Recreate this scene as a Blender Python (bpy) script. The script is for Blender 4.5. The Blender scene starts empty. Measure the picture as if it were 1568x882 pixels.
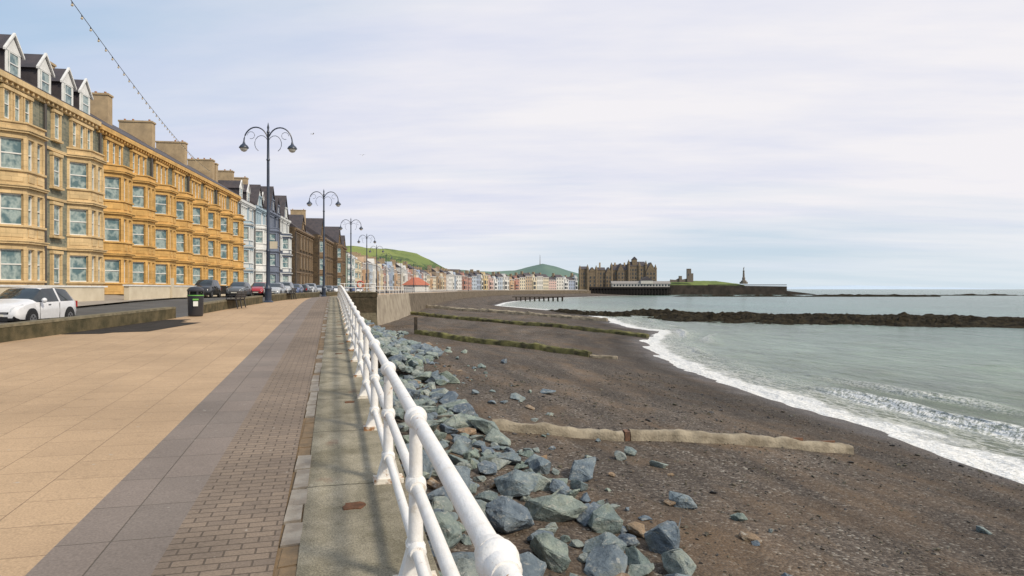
import bpy, bmesh, math, random
from mathutils import Vector, noise, Euler
random.seed(7)
D=bpy.data; sc=bpy.context.scene
TH=math.radians(14.7)

# ------------------------------------------------------------------ materials
def newmat(name):
    m=D.materials.new(name); m.use_nodes=True
    nt=m.node_tree; b=nt.nodes["Principled BSDF"]
    return m,nt,b
def N(nt,t,**kw):
    n=nt.nodes.new(t)
    for k,v in kw.items(): setattr(n,k,v)
    return n
def c4(c): return (c[0],c[1],c[2],1)
def ramp(nt,fac,stops):
    r=nt.nodes.new("ShaderNodeValToRGB")
    e=r.color_ramp.elements
    while len(e)<len(stops): e.new(0.5)
    for i,(p,c) in enumerate(stops):
        e[i].position=p
        e[i].color=c4(c) if not isinstance(c,(int,float)) else (c,c,c,1)
    nt.links.new(fac,r.inputs[0]); return r
def mixc(nt,fac,a,b,mode='MIX'):
    m=nt.nodes.new("ShaderNodeMix"); m.data_type='RGBA'; m.blend_type=mode
    for sock,v in ((m.inputs[0],fac),(m.inputs[6],a),(m.inputs[7],b)):
        if isinstance(v,(int,float)): sock.default_value=v
        elif isinstance(v,tuple): sock.default_value=c4(v)
        else: nt.links.new(v,sock)
    return m.outputs[2]
def mth(nt,op,a,b=None,c=None,clamp=False):
    m=nt.nodes.new("ShaderNodeMath"); m.operation=op; m.use_clamp=clamp
    for i,v in enumerate((a,b,c)):
        if v is None: continue
        if isinstance(v,(int,float)): m.inputs[i].default_value=v
        else: nt.links.new(v,m.inputs[i])
    return m.outputs[0]
def pos(nt,scale=(1,1,1)):
    g=nt.nodes.new("ShaderNodeNewGeometry")
    mp=nt.nodes.new("ShaderNodeMapping"); mp.inputs[3].default_value=scale
    nt.links.new(g.outputs[0],mp.inputs[0]); return mp.outputs[0]
def nz(nt,vec,scale,detail=5,rough=.55):
    n=N(nt,"ShaderNodeTexNoise"); n.inputs["Scale"].default_value=scale
    n.inputs["Detail"].default_value=detail; n.inputs["Roughness"].default_value=rough
    nt.links.new(vec,n.inputs["Vector"]); return n.outputs[0]
def bump(nt,b,h,strength=.4,dist=.02):
    n=nt.nodes.new("ShaderNodeBump"); n.inputs["Strength"].default_value=strength
    n.inputs["Distance"].default_value=dist
    nt.links.new(h,n.inputs["Height"]); nt.links.new(n.outputs[0],b.inputs["Normal"])
def M(name,c1,c2=None,scale=3,rough=.8,bs=0,bscale=40,metal=0,lo=.35,hi=.65,dist=.02,sc3=(1,1,1),spec=.5):
    m,nt,b=newmat(name)
    if c2 is None: c2=tuple(x*.8 for x in c1)
    p=pos(nt,sc3)
    r=ramp(nt,nz(nt,p,scale),[(lo,c1),(hi,c2)])
    nt.links.new(r.outputs[0],b.inputs["Base Color"])
    b.inputs["Roughness"].default_value=rough
    b.inputs["Metallic"].default_value=metal
    b.inputs["Specular IOR Level"].default_value=spec
    if bs: bump(nt,b,nz(nt,p,bscale,3),bs,dist)
    return m

def paving(name,ca,cb,cm,bw,bh,mortar,offset=.5,rough=.85,stain=.25,rot=0,freq=2):
    m,nt,b=newmat(name)
    g=nt.nodes.new("ShaderNodeNewGeometry")
    mp=nt.nodes.new("ShaderNodeMapping"); mp.inputs[2].default_value=(0,0,rot)
    nt.links.new(g.outputs[0],mp.inputs[0])
    br=nt.nodes.new("ShaderNodeTexBrick"); nt.links.new(mp.outputs[0],br.inputs["Vector"])
    br.offset=offset; br.offset_frequency=freq
    br.inputs["Color1"].default_value=c4(ca); br.inputs["Color2"].default_value=c4(cb)
    br.inputs["Mortar"].default_value=c4(cm); br.inputs["Scale"].default_value=1
    br.inputs["Mortar Size"].default_value=mortar; br.inputs["Mortar Smooth"].default_value=.3
    br.inputs["Brick Width"].default_value=bw; br.inputs["Row Height"].default_value=bh
    p=pos(nt)
    big=ramp(nt,nz(nt,p,.45,6,.6),[(.3,1.0-stain),(.7,1.08)])
    fine=ramp(nt,nz(nt,p,60,3),[(.3,.80),(.7,1.16)])
    spots=ramp(nt,nz(nt,p,5,4,.7),[(.28,.7),(.42,1)])
    c=mixc(nt,1.0,br.outputs[0],big.outputs[0],'MULTIPLY')
    c=mixc(nt,1.0,c,fine.outputs[0],'MULTIPLY')
    c=mixc(nt,.6,c,spots.outputs[0],'MULTIPLY')
    gum=ramp(nt,nz(nt,p,14,1,.4),[(.76,0.0),(.79,.5)])
    c=mixc(nt,gum.outputs[0],c,(.42,.39,.34))
    nt.links.new(c,b.inputs["Base Color"]); b.inputs["Roughness"].default_value=rough
    b.inputs["Specular IOR Level"].default_value=.3
    h=mth(nt,'ADD',mth(nt,'MULTIPLY',br.outputs[1],-1.0),mth(nt,'MULTIPLY',nz(nt,p,90,2),.25))
    bump(nt,b,h,.5,.008)
    return m

m_tan=paving("tan_slabs",(.48,.335,.205),(.445,.31,.19),(.25,.17,.105),.6,.6,.005,offset=.5,rot=math.pi/2,stain=.2)
m_grey=paving("grey_slabs",(.245,.20,.17),(.215,.18,.155),(.12,.10,.08),.75,.74,.006,offset=0,rot=math.pi/2)
m_block=paving("block_paving",(.28,.215,.16),(.225,.175,.135),(.13,.10,.075),.2,.1,.008,offset=.5,stain=.35)
def concrete():
    m,nt,b=newmat("weathered_concrete")
    p=pos(nt)
    r=ramp(nt,nz(nt,p,2.0,9,.7),[(.25,(.12,.105,.065)),(.42,(.22,.195,.135)),(.58,(.32,.285,.21)),(.78,(.42,.375,.295))])
    f=ramp(nt,nz(nt,p,90,2,.6),[(.35,.65),(.65,1.25)])
    c=mixc(nt,1,r.outputs[0],f.outputs[0],'MULTIPLY')
    bigs=ramp(nt,nz(nt,pos(nt,(1,.5,1)),.8,4,.6),[(.35,.72),(.6,1.1)])
    c=mixc(nt,1,c,bigs.outputs[0],'MULTIPLY')
    ru=ramp(nt,nz(nt,pos(nt,(1.2,.8,1)),1.9,5,.5),[(.64,0.0),(.70,1.0)])
    c=mixc(nt,mth(nt,'MULTIPLY',ru.outputs[0],.55),c,(.17,.085,.05))
    g=nt.nodes.new("ShaderNodeNewGeometry"); s=nt.nodes.new("ShaderNodeSeparateXYZ")
    nt.links.new(g.outputs[0],s.inputs[0])
    wob=mth(nt,'MULTIPLY',nz(nt,p,6,3),.06)
    fr=mth(nt,'FRACT',mth(nt,'DIVIDE',mth(nt,'ADD',mth(nt,'ADD',s.outputs[1],wob),100.9),2.1))
    j=mth(nt,'LESS_THAN',fr,.011)
    c=mixc(nt,mth(nt,'MULTIPLY',j,.75),c,(.05,.045,.03))
    nt.links.new(c,b.inputs["Base Color"]); b.inputs["Roughness"].default_value=.9
    b.inputs["Specular IOR Level"].default_value=.3
    bump(nt,b,nz(nt,p,60,4,.7),.5,.015)
    return m
m_conc=concrete()
m_kerbstone=M("broken_kerb",(.34,.30,.245),(.25,.21,.165),scale=5,rough=.9,bs=.6,bscale=25,lo=.4,hi=.6)
m_kerbbrown=M("kerb_gap_sand",(.26,.175,.095),(.17,.12,.07),scale=6,rough=.95,bs=.6,bscale=25)
m_asph=M("asphalt",(.11,.108,.105),(.075,.073,.07),scale=.8,rough=.85,bs=.3,bscale=80,spec=.3)
m_dark=M("dark_ground",(.05,.042,.035),(.03,.027,.023),scale=3,rough=.9,bs=.4,bscale=60,spec=.15)
m_pave2=M("pavement_concrete",(.33,.29,.24),(.26,.23,.2),scale=1,rough=.85)
m_linep=M("road_paint",(.7,.7,.68),(.5,.5,.48),scale=5,rough=.6)
m_lowwall=M("mossy_wall",(.13,.105,.06),(.055,.05,.028),scale=2.5,rough=.9,bs=.6,bscale=25,spec=.2)
m_lowtop=M("wall_top",(.21,.18,.12),(.12,.105,.07),scale=4,rough=.9,bs=.5,bscale=30,spec=.2)
m_seawall=M("sea_wall_stone",(.19,.155,.115),(.09,.075,.055),scale=.9,rough=.9,bs=.7,bscale=6,dist=.05,spec=.2)
m_stonew=M("bastion_stone",(.09,.07,.045),(.04,.035,.022),scale=1.8,rough=.9,bs=.8,bscale=5,dist=.06,spec=.2)
m_lightconc=M("light_concrete",(.38,.33,.25),(.24,.20,.15),scale=.7,rough=.85,bs=.4,bscale=10)

def whitepaint():
    m,nt,b=newmat("white_railing_paint")
    p=pos(nt)
    c=ramp(nt,nz(nt,p,9,5,.7),[(.2,(.55,.45,.33)),(.38,(.76,.73,.68)),(.6,(.82,.80,.77))])
    ru=ramp(nt,nz(nt,p,8,7,.78),[(.615,0.0),(.68,1.0)])
    cc=mixc(nt,ru.outputs[0],c.outputs[0],(.36,.17,.06))
    nt.links.new(cc,b.inputs["Base Color"]); b.inputs["Roughness"].default_value=.42
    bump(nt,b,nz(nt,p,45,4,.7),.5,.009)
    return m
m_white=whitepaint()
m_rustbase=M("rusty_plinth",(.72,.66,.56),(.34,.16,.06),scale=12,rough=.7,bs=.6,bscale=40,lo=.47,hi=.6)
m_rustpatch=M("rust_patch",(.20,.10,.06),(.10,.055,.035),scale=9,rough=.9,bs=.7,bscale=40,spec=.1)

def rockmat(name,stops,vein=True):
    m,nt,b=newmat(name)
    p=pos(nt)
    base=ramp(nt,nz(nt,p,3.5,6,.6),stops).outputs[0]
    a=N(nt,"ShaderNodeAttribute",attribute_name="tint")
    t=ramp(nt,a.outputs[2],[(0,(.62,.70,.86)),(.3,(.92,1.0,1.10)),(.6,(1.05,1.14,.96)),(.85,(1.3,1.3,1.18)),(.945,(1.3,1.25,1.15)),(.955,(1.5,.95,.6)),(1,(1.4,.85,.55))])
    base=mixc(nt,1,base,t.outputs[0],'MULTIPLY')
    if vein:
        v=ramp(nt,nz(nt,pos(nt,(1,1,3)),5,9,.75),[(.54,0.0),(.64,.6)])
        base=mixc(nt,v.outputs[0],base,(.55,.54,.48))
        v2=ramp(nt,nz(nt,p,1.7,6,.7),[(.54,0.0),(.70,.5)])
        base=mixc(nt,v2.outputs[0],base,(.24,.235,.15))
    nt.links.new(base,b.inputs["Base Color"]); b.inputs["Roughness"].default_value=.75
    b.inputs["Specular IOR Level"].default_value=.3
    h=mth(nt,'ADD',nz(nt,p,9,8,.7),mth(nt,'MULTIPLY',nz(nt,p,2.5,3),1.2))
    bump(nt,b,h,1.0,.10)
    return m
m_rock=rockmat("blue_grey_rock",[(.3,(.12,.145,.16)),(.5,(.20,.232,.24)),(.7,(.30,.325,.31))])
m_peb=rockmat("pebbles",[(.3,(.06,.048,.038)),(.5,(.11,.092,.075)),(.7,(.18,.155,.125))],vein=False)
m_reef=M("reef_rock",(.040,.033,.021),(.012,.010,.007),scale=.5,rough=1,bs=1,bscale=1.5,dist=.4,spec=.05)
m_beam=M("weathered_beam",(.36,.31,.23),(.19,.16,.115),scale=2.0,rough=.9,bs=.8,bscale=14,dist=.05,spec=.2)
m_algae=M("algae_timber",(.19,.18,.07),(.06,.055,.035),scale=1.2,rough=.9,bs=.8,bscale=9,dist=.05,spec=.2)
m_timber=M("dark_timber",(.07,.055,.04),(.035,.03,.025),scale=3,rough=.85,bs=.4,bscale=20,spec=.2)
m_rust=M("rust",(.20,.10,.055),(.10,.055,.035),scale=10,rough=.85)

def beachmat():
    m,nt,b=newmat("shingle_beach")
    p=pos(nt)
    a=N(nt,"ShaderNodeAttribute",attribute_name="tt")
    t=a.outputs[2]
    vo=N(nt,"ShaderNodeTexVoronoi"); vo.inputs["Scale"].default_value=17; nt.links.new(p,vo.inputs["Vector"])
    sp=nt.nodes.new("ShaderNodeSeparateColor"); nt.links.new(vo.outputs["Color"],sp.inputs[0])
    peb=ramp(nt,sp.outputs[0],[(0,(.045,.036,.029)),(.4,(.080,.064,.051)),(.75,(.118,.096,.076)),(.94,(.165,.14,.115)),(1,(.30,.28,.24))])
    n1=nz(nt,pos(nt,(.35,.16,1)),1.3,9,.7)
    sand=ramp(nt,nz(nt,p,160,2),[(.3,(.125,.080,.045)),(.7,(.18,.122,.072))])
    sm=ramp(nt,n1,[(.47,0.0),(.68,.7)])
    c=mixc(nt,sm.outputs[0],peb.outputs[0],sand.outputs[0])
    big=ramp(nt,nz(nt,pos(nt,(1,.3,1)),.45,8,.7),[(.3,.72),(.7,1.18)])
    c=mixc(nt,1,c,big.outputs[0],'MULTIPLY')
    cb=nt.nodes.new("ShaderNodeCombineXYZ")
    s=nt.nodes.new("ShaderNodeSeparateXYZ"); nt.links.new(p,s.inputs[0])
    nt.links.new(mth(nt,'MULTIPLY',t,14.0),cb.inputs[0]); nt.links.new(mth(nt,'MULTIPLY',s.outputs[1],.08),cb.inputs[1])
    st=ramp(nt,nz(nt,cb.outputs[0],1.0,5,.6),[(.35,.68),(.5,1.0),(.65,1.25)])
    c=mixc(nt,.85,c,st.outputs[0],'MULTIPLY')
    wet=mth(nt,'ADD',t,mth(nt,'MULTIPLY',mth(nt,'SUBTRACT',nz(nt,p,.4,3),.5),.12))
    wr=ramp(nt,wet,[(.60,1.0),(.88,.62)])
    c=mixc(nt,1,c,wr.outputs[0],'MULTIPLY')
    nt.links.new(c,b.inputs["Base Color"])
    b.inputs["Specular IOR Level"].default_value=.25
    rr=ramp(nt,wet,[(.90,.9),(.98,.45)]); nt.links.new(rr.outputs[0],b.inputs["Roughness"])
    bump(nt,b,mth(nt,'ADD',mth(nt,'MULTIPLY',vo.outputs[0],-1),mth(nt,'MULTIPLY',nz(nt,p,3,5),1.5)),.7,.04)
    return m
m_beach=beachmat()

def seamat():
    m,nt,b=newmat("sea_water")
    a=N(nt,"ShaderNodeAttribute",attribute_name="shore"); s=a.outputs[2]
    cr=N(nt,"ShaderNodeAttribute",attribute_name="crest").outputs[2]
    p=pos(nt)
    pn=pos(nt,(1,.35,1))
    sr=mth(nt,'DIVIDE',s,60.0,clamp=True)
    col=ramp(nt,sr,[(0,(.20,.20,.14)),(.08,(.165,.205,.145)),(.5,(.125,.185,.138)),(1,(.085,.16,.135))])
    pat=ramp(nt,nz(nt,pos(nt,(.02,.008,1)),1.5,5,.6),[(.3,.75),(.7,1.25)])
    base=mixc(nt,1,col.outputs[0],pat.outputs[0],'MULTIPLY')
    pat2=ramp(nt,nz(nt,pos(nt,(.5,.16,1)),1.0,5,.6),[(.35,.75),(.65,1.2)])
    base=mixc(nt,1,base,pat2.outputs[0],'MULTIPLY')
    wn=nz(nt,pos(nt,(1,.5,1)),.55,5,.65)
    edge=mth(nt,'SUBTRACT',mth(nt,'MULTIPLY',wn,4.9),s)
    f1=mth(nt,'MULTIPLY',edge,1.3,clamp=True)
    vo=N(nt,"ShaderNodeTexVoronoi",feature='DISTANCE_TO_EDGE'); vo.inputs["Scale"].default_value=2.2
    wv=nt.nodes.new("ShaderNodeVectorMath"); wv.operation='ADD'
    nn=N(nt,"ShaderNodeTexNoise"); nn.inputs["Scale"].default_value=2.0; nn.inputs["Detail"].default_value=5; nt.links.new(pn,nn.inputs["Vector"])
    nt.links.new(pn,wv.inputs[0]); nt.links.new(nn.outputs[1],wv.inputs[1]); nt.links.new(wv.outputs[0],vo.inputs["Vector"])
    lace=ramp(nt,vo.outputs[0],[(.03,1.0),(.15,0.0)]).outputs[0]
    fine=ramp(nt,nz(nt,p,6,6,.7),[(.42,0.0),(.56,1.0)]).outputs[0]
    lz=mth(nt,'SUBTRACT',1.0,mth(nt,'DIVIDE',s,7.5),clamp=True)
    lz=mth(nt,'MULTIPLY',lz,lace)
    solid=mth(nt,'MULTIPLY',f1,mth(nt,'ADD',.62,mth(nt,'MULTIPLY',fine,.38)))
    crest=mth(nt,'MULTIPLY',cr,mth(nt,'ADD',.15,mth(nt,'MULTIPLY',fine,1.0)),clamp=True)
    foam=mth(nt,'MAXIMUM',mth(nt,'MAXIMUM',solid,mth(nt,'MULTIPLY',lz,.7)),crest)
    c=mixc(nt,foam,base,(.84,.84,.82))
    nt.links.new(c,b.inputs["Base Color"])
    r=mth(nt,'ADD',mth(nt,'MULTIPLY',foam,.6),.2,clamp=True)
    nt.links.new(r,b.inputs["Roughness"])
    b.inputs["IOR"].default_value=1.33
    w=mth(nt,'ADD',nz(nt,pos(nt,(1,.45,1)),1.1,6,.65),mth(nt,'MULTIPLY',nz(nt,pos(nt,(.12,.05,1)),1.0,3),2.5))
    bump(nt,b,w,1.0,.6)
    return m
m_sea=seamat()

def stonewall(name,ca,cb,cm,w=.45,h=.22):
    m,nt,b=newmat(name)
    p=pos(nt)
    s=nt.nodes.new("ShaderNodeSeparateXYZ"); nt.links.new(p,s.inputs[0])
    cb_=nt.nodes.new("ShaderNodeCombineXYZ"); nt.links.new(mth(nt,'ADD',s.outputs[1],s.outputs[0]),cb_.inputs[0]); nt.links.new(s.outputs[2],cb_.inputs[1])
    br=nt.nodes.new("ShaderNodeTexBrick"); nt.links.new(cb_.outputs[0],br.inputs["Vector"])
    br.inputs["Color1"].default_value=c4(ca); br.inputs["Color2"].default_value=c4(cb); br.inputs["Mortar"].default_value=c4(cm)
    br.inputs["Scale"].default_value=1; br.inputs["Mortar Size"].default_value=.012
    br.inputs["Brick Width"].default_value=w; br.inputs["Row Height"].default_value=h
    d=ramp(nt,nz(nt,p,.8,6,.65),[(.3,.72),(.7,1.15)])
    nt.links.new(mixc(nt,1,br.outputs[0],d.outputs[0],'MULTIPLY'),b.inputs["Base Color"])
    b.inputs["Roughness"].default_value=.9; b.inputs["Specular IOR Level"].default_value=.25
    return m
def dressing(name,c,w,h):
    a=tuple(x*1.06 for x in c); b_=tuple(x*.88 for x in c); j=tuple(x*.66 for x in c)
    return stonewall(name,a,b_,j,w,h)
m_wgrey=stonewall("grey_green_stone",(.25,.25,.19),(.15,.165,.135),(.31,.275,.20))
m_ochre=dressing("ochre_stone",(.66,.41,.15),.8,.36)
m_cream=dressing("cream_stone",(.66,.49,.27),.8,.36)
m_slate=M("slate_roof",(.075,.06,.062),(.045,.04,.045),scale=1.5,rough=.6,bs=.4,bscale=9)
m_chim=M("chimney_stone",(.46,.34,.20),(.33,.245,.15),scale=1.2,rough=.9,bs=.4,bscale=8)
m_frame=M("window_frame_white",(.78,.78,.76),(.66,.66,.64),scale=2,rough=.5)
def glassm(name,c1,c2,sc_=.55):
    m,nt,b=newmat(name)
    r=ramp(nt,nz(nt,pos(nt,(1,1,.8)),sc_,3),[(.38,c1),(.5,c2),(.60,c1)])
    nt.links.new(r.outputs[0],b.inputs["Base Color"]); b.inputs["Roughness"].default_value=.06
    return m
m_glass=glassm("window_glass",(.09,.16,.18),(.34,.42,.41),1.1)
m_dglass=glassm("dark_glass",(.03,.035,.04),(.06,.07,.08))
m_pipe=M("drainpipe",(.07,.06,.055),rough=.5)
m_creamw=M("cream_wall",(.62,.55,.42),(.52,.45,.33),scale=1,rough=.85)
m_iron=M("black_iron",(.02,.02,.022),rough=.4)
m_pot=M("chimney_pot",(.38,.17,.08),rough=.8)
def plain(n,c,r=.7): return M(n,c,tuple(x*.86 for x in c),scale=.6,rough=r)
m_bwhite=plain("white_render",(.66,.68,.68)); m_pblue=plain("pale_blue_render",(.34,.45,.53)); m_navy=plain("navy_render",(.07,.09,.14)); m_navyt=plain("navy_trim",(.17,.20,.27))
m_brown=stonewall("brown_stone",(.12,.085,.052),(.06,.047,.034),(.16,.12,.08),.6,.3)
m_tanst=plain("brown_dressing",(.21,.145,.085))
m_lgreen=plain("mint_render",(.45,.56,.48))
FAR=[plain("render_a",(.64,.57,.42)),plain("render_b",(.70,.69,.65)),plain("render_c",(.62,.49,.27)),plain("render_d",(.42,.49,.57)),
     plain("render_e",(.43,.22,.17)),plain("render_f",(.60,.42,.37)),plain("render_g",(.54,.56,.56)),plain("render_h",(.33,.39,.50)),plain("render_i",(.42,.32,.22)),plain("render_j",(.66,.64,.58)),plain("render_k",(.52,.36,.23)),plain("render_l",(.68,.68,.66))]

# ------------------------------------------------------------------ mesh builder
class Fr:
    def __init__(s,o,d,n): s.o=Vector((o[0],o[1],0)); s.d=Vector((d[0],d[1],0)).normalized(); s.n=Vector((n[0],n[1],0)).normalized()
    def __call__(s,a,b,z): 
        v=s.o+s.d*a+s.n*b; v.z=z; return v
WF=Fr((0,0),(1,0),(0,1))
def yawframe(x,y,yaw):
    return Fr((x,y),(math.cos(yaw),math.sin(yaw)),(-math.sin(yaw),math.cos(yaw)))
class MB:
    def __init__(s): s.v=[];s.f=[];s.m=[];s.mats=[]
    def mi(s,m):
        if m not in s.mats: s.mats.append(m)
        return s.mats.index(m)
    def face(s,pts,m):
        i=len(s.v); s.v+= [Vector(p) for p in pts]; s.f.append(tuple(range(i,i+len(pts)))); s.m.append(s.mi(m))
    def hexa(s,P,m):
        i=len(s.v); s.v+=P; k=s.mi(m)
        for q in ((0,1,2,3),(7,6,5,4),(0,4,5,1),(1,5,6,2),(2,6,7,3),(3,7,4,0)):
            s.f.append(tuple(i+a for a in q)); s.m.append(k)
    def box(s,F,a0,a1,b0,b1,z0,z1,m):
        s.hexa([F(a0,b0,z0),F(a1,b0,z0),F(a1,b1,z0),F(a0,b1,z0),F(a0,b0,z1),F(a1,b0,z1),F(a1,b1,z1),F(a0,b1,z1)],m)
    def ext(s,A,B,m):
        i=len(s.v); n=len(A); s.v+=A+B; k=s.mi(m)
        s.f.append(tuple(i+j for j in range(n))); s.m.append(k)
        s.f.append(tuple(i+n+j for j in reversed(range(n)))); s.m.append(k)
        for j in range(n):
            j2=(j+1)%n; s.f.append((i+j,i+j2,i+n+j2,i+n+j)); s.m.append(k)
    def pz(s,F,poly,z0,z1,m): s.ext([F(a,b,z0) for a,b in poly],[F(a,b,z1) for a,b in poly],m)
    def pa(s,F,poly,a0,a1,m): s.ext([F(a0,b,z) for b,z in poly],[F(a1,b,z) for b,z in poly],m)
    def pb(s,F,poly,b0,b1,m): s.ext([F(a,b0,z) for a,z in poly],[F(a,b1,z) for a,z in poly],m)
    def rev(s,base,prof,m,n=14):
        i=len(s.v); k=s.mi(m)
        for r,h in prof:
            for j in range(n):
                t=2*math.pi*j/n; s.v.append(Vector((base[0]+r*math.cos(t),base[1]+r*math.sin(t),base[2]+h)))
        for a in range(len(prof)-1):
            for j in range(n):
                j2=(j+1)%n; s.f.append((i+a*n+j,i+a*n+j2,i+(a+1)*n+j2,i+(a+1)*n+j)); s.m.append(k)
        s.f.append(tuple(i+j for j in reversed(range(n)))); s.m.append(k)
        q=i+(len(prof)-1)*n; s.f.append(tuple(q+j for j in range(n))); s.m.append(k)
    def tube(s,pts,r,m,n=8):
        pts=[Vector(p) for p in pts]; i=len(s.v); k=s.mi(m)
        rr=r if isinstance(r,list) else [r]*len(pts)
        for a,p in enumerate(pts):
            t=(pts[min(a+1,len(pts)-1)]-pts[max(a-1,0)]).normalized()
            up=Vector((0,0,1)) if abs(t.z)<.95 else Vector((1,0,0))
            x=t.cross(up).normalized(); y=x.cross(t)
            for j in range(n):
                q=2*math.pi*j/n; s.v.append(p+(x*math.cos(q)+y*math.sin(q))*rr[a])
        for a in range(len(pts)-1):
            for j in range(n):
                j2=(j+1)%n; s.f.append((i+a*n+j,i+a*n+j2,i+(a+1)*n+j2,i+(a+1)*n+j)); s.m.append(k)
        s.f.append(tuple(i+j for j in range(n))); s.m.append(k)
        q=i+(len(pts)-1)*n; s.f.append(tuple(q+j for j in range(n))); s.m.append(k)
    def ball(s,c,r,m,n=12,k=7,sz=1):
        s.rev(c,[(max(.001,r*math.sin(math.pi*j/k)),-r*sz*math.cos(math.pi*j/k)) for j in range(k+1)],m,n)
    def build(s,name,smooth=False,center=True,angle=35):
        me=D.meshes.new(name)
        off=Vector((0,0,0))
        if center and s.v:
            xs=[p.x for p in s.v];ys=[p.y for p in s.v];zs=[p.z for p in s.v]
            off=Vector(((min(xs)+max(xs))/2,(min(ys)+max(ys))/2,min(zs)))
        me.from_pydata([tuple(p-off) for p in s.v],[],s.f)
        for m in s.mats: me.materials.append(m)
        me.polygons.foreach_set("material_index",s.m)
        bm=bmesh.new(); bm.from_mesh(me); bmesh.ops.recalc_face_normals(bm,faces=bm.faces)
        if smooth:
            for f in bm.faces: f.smooth=True
            for e in bm.edges:
                if len(e.link_faces)==2 and e.calc_face_angle(0)>math.radians(angle): e.smooth=False
        bm.to_mesh(me); bm.free()
        o=D.objects.new(name,me); o.location=off; sc.collection.objects.link(o); return o

def itp(T,y):
    if y<=T[0][0]: return T[0][1]
    for (a,b),(c,d) in zip(T,T[1:]):
        if y<=c: return b+(d-b)*(y-a)/(c-a)
    return T[-1][1]
WALL=[(-40,.62),(77.9,.62),(78,4.4),(91,7.6),(130,15.5),(190,27),(296,53),(430,100),(560,160),(620,215),(660,300),(700,330)]
KERB=[(-40,-22),(0,-13),(20.2,-8.2),(30.4,-5.7),(44.4,-3.9),(72.6,-1),(100.7,2.4),(127.6,5.9),(157.7,9.4),(190,15),(296,40),(430,86),(560,145),(620,198),(660,275),(700,310)]
FAC=[(-40,-31),(0,-26.2),(266,6),(384,31),(553,98),(620,160),(660,243),(700,290)]
SHORE=[(-60,2),(-20,12),(0,17),(17,21.2),(22,22.1),(28,22.7),(37,23.9),(47,25.8),(55,28),(63,31),(74,35.5),(84,42),(90,45.5),(98,45),(115,49),(130,54),(171,61),(210,59),(247,58),(300,75),(340,91),(463,158),(560,230),(640,310),(700,345),(50000,345)]
GZ=[(-40,-1.0),(0,0),(30,.75),(38,.95),(44,1.06),(52,1.12),(110,1.1),(200,.75),(700,.7)]
SEA=-4.2
def G(y): return itp(GZ,y)
def rz(x,y):
    drop=itp([(30,.35),(44,.3),(60,.05)],y)
    w0=itp(FAC,y)+6.5; k=itp(KERB,y); t=(x-w0)/(k-w0); zz=G(y)-drop
    return zz*t+(1-t)*max(.35,zz)
def beachz(x,y):
    w=itp(WALL,y)
    if 60<y<78.1: w=.62
    s=itp(SHORE,y)
    t=(x-w)/(s-w)
    if t<=1: z=-2.2-2.0*t
    else: z=SEA-(x-s)*.09
    n=noise.noise(Vector((x*.18,y*.09,3)))*.22+noise.noise(Vector((x*.7,y*.45,9)))*.07
    n*=min(1,max(.12,(1-t)*4)) 
    return z+n,t

# ------------------------------------------------------------------ ground, beach, sea
def grid(name,rows,mat,attrs=None,smooth=True):
    nr=len(rows); nc=len(rows[0])
    v=[p for r in rows for p in r]
    f=[(a*nc+b,a*nc+b+1,(a+1)*nc+b+1,(a+1)*nc+b) for a in range(nr-1) for b in range(nc-1)]
    me=D.meshes.new(name); me.from_pydata([tuple(p[:3]) for p in v],[],f); me.materials.append(mat)
    if attrs:
        for an,vals in attrs.items():
            at=me.attributes.new(an,'FLOAT','POINT'); at.data.foreach_set("value",vals)
    if smooth: me.polygons.foreach_set("use_smooth",[True]*len(f))
    me.update()
    if len(me.polygons) and me.polygons[0].normal.z<0: me.flip_normals()
    o=D.objects.new(name,me); sc.collection.objects.link(o); return o
def frange(a,b,st):
    r=[];x=a
    while x<b-1e-6: r.append(x); x+=st
    return r
m_bed=M("seabed",(.12,.11,.09),scale=.01)
grid("ground",[[(-50000,-50000,-14),(50000,-50000,-14)],[(-50000,50000,-14),(50000,50000,-14)]],m_bed)
ys=frange(-30,4,2)+frange(4,40,.35)+frange(40,80,.7)+frange(80,140,2)+frange(140,700,12)+[700]
ts=[i/70 for i in range(71)]+[1.05,1.12,1.2,1.35,1.6,2.0,3.0]
rows=[];tv=[]
for y in ys:
    w=itp(WALL,y)-.3; s=itp(SHORE,y); r=[]
    if s-w<6: s=w+6
    for t in ts:
        x=w+(s-w)*t; z,tt=beachz(x,y); r.append((x,y,z)); tv.append(tt)
    rows.append(r)
grid("beach",rows,m_beach,{"tt":tv})

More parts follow.
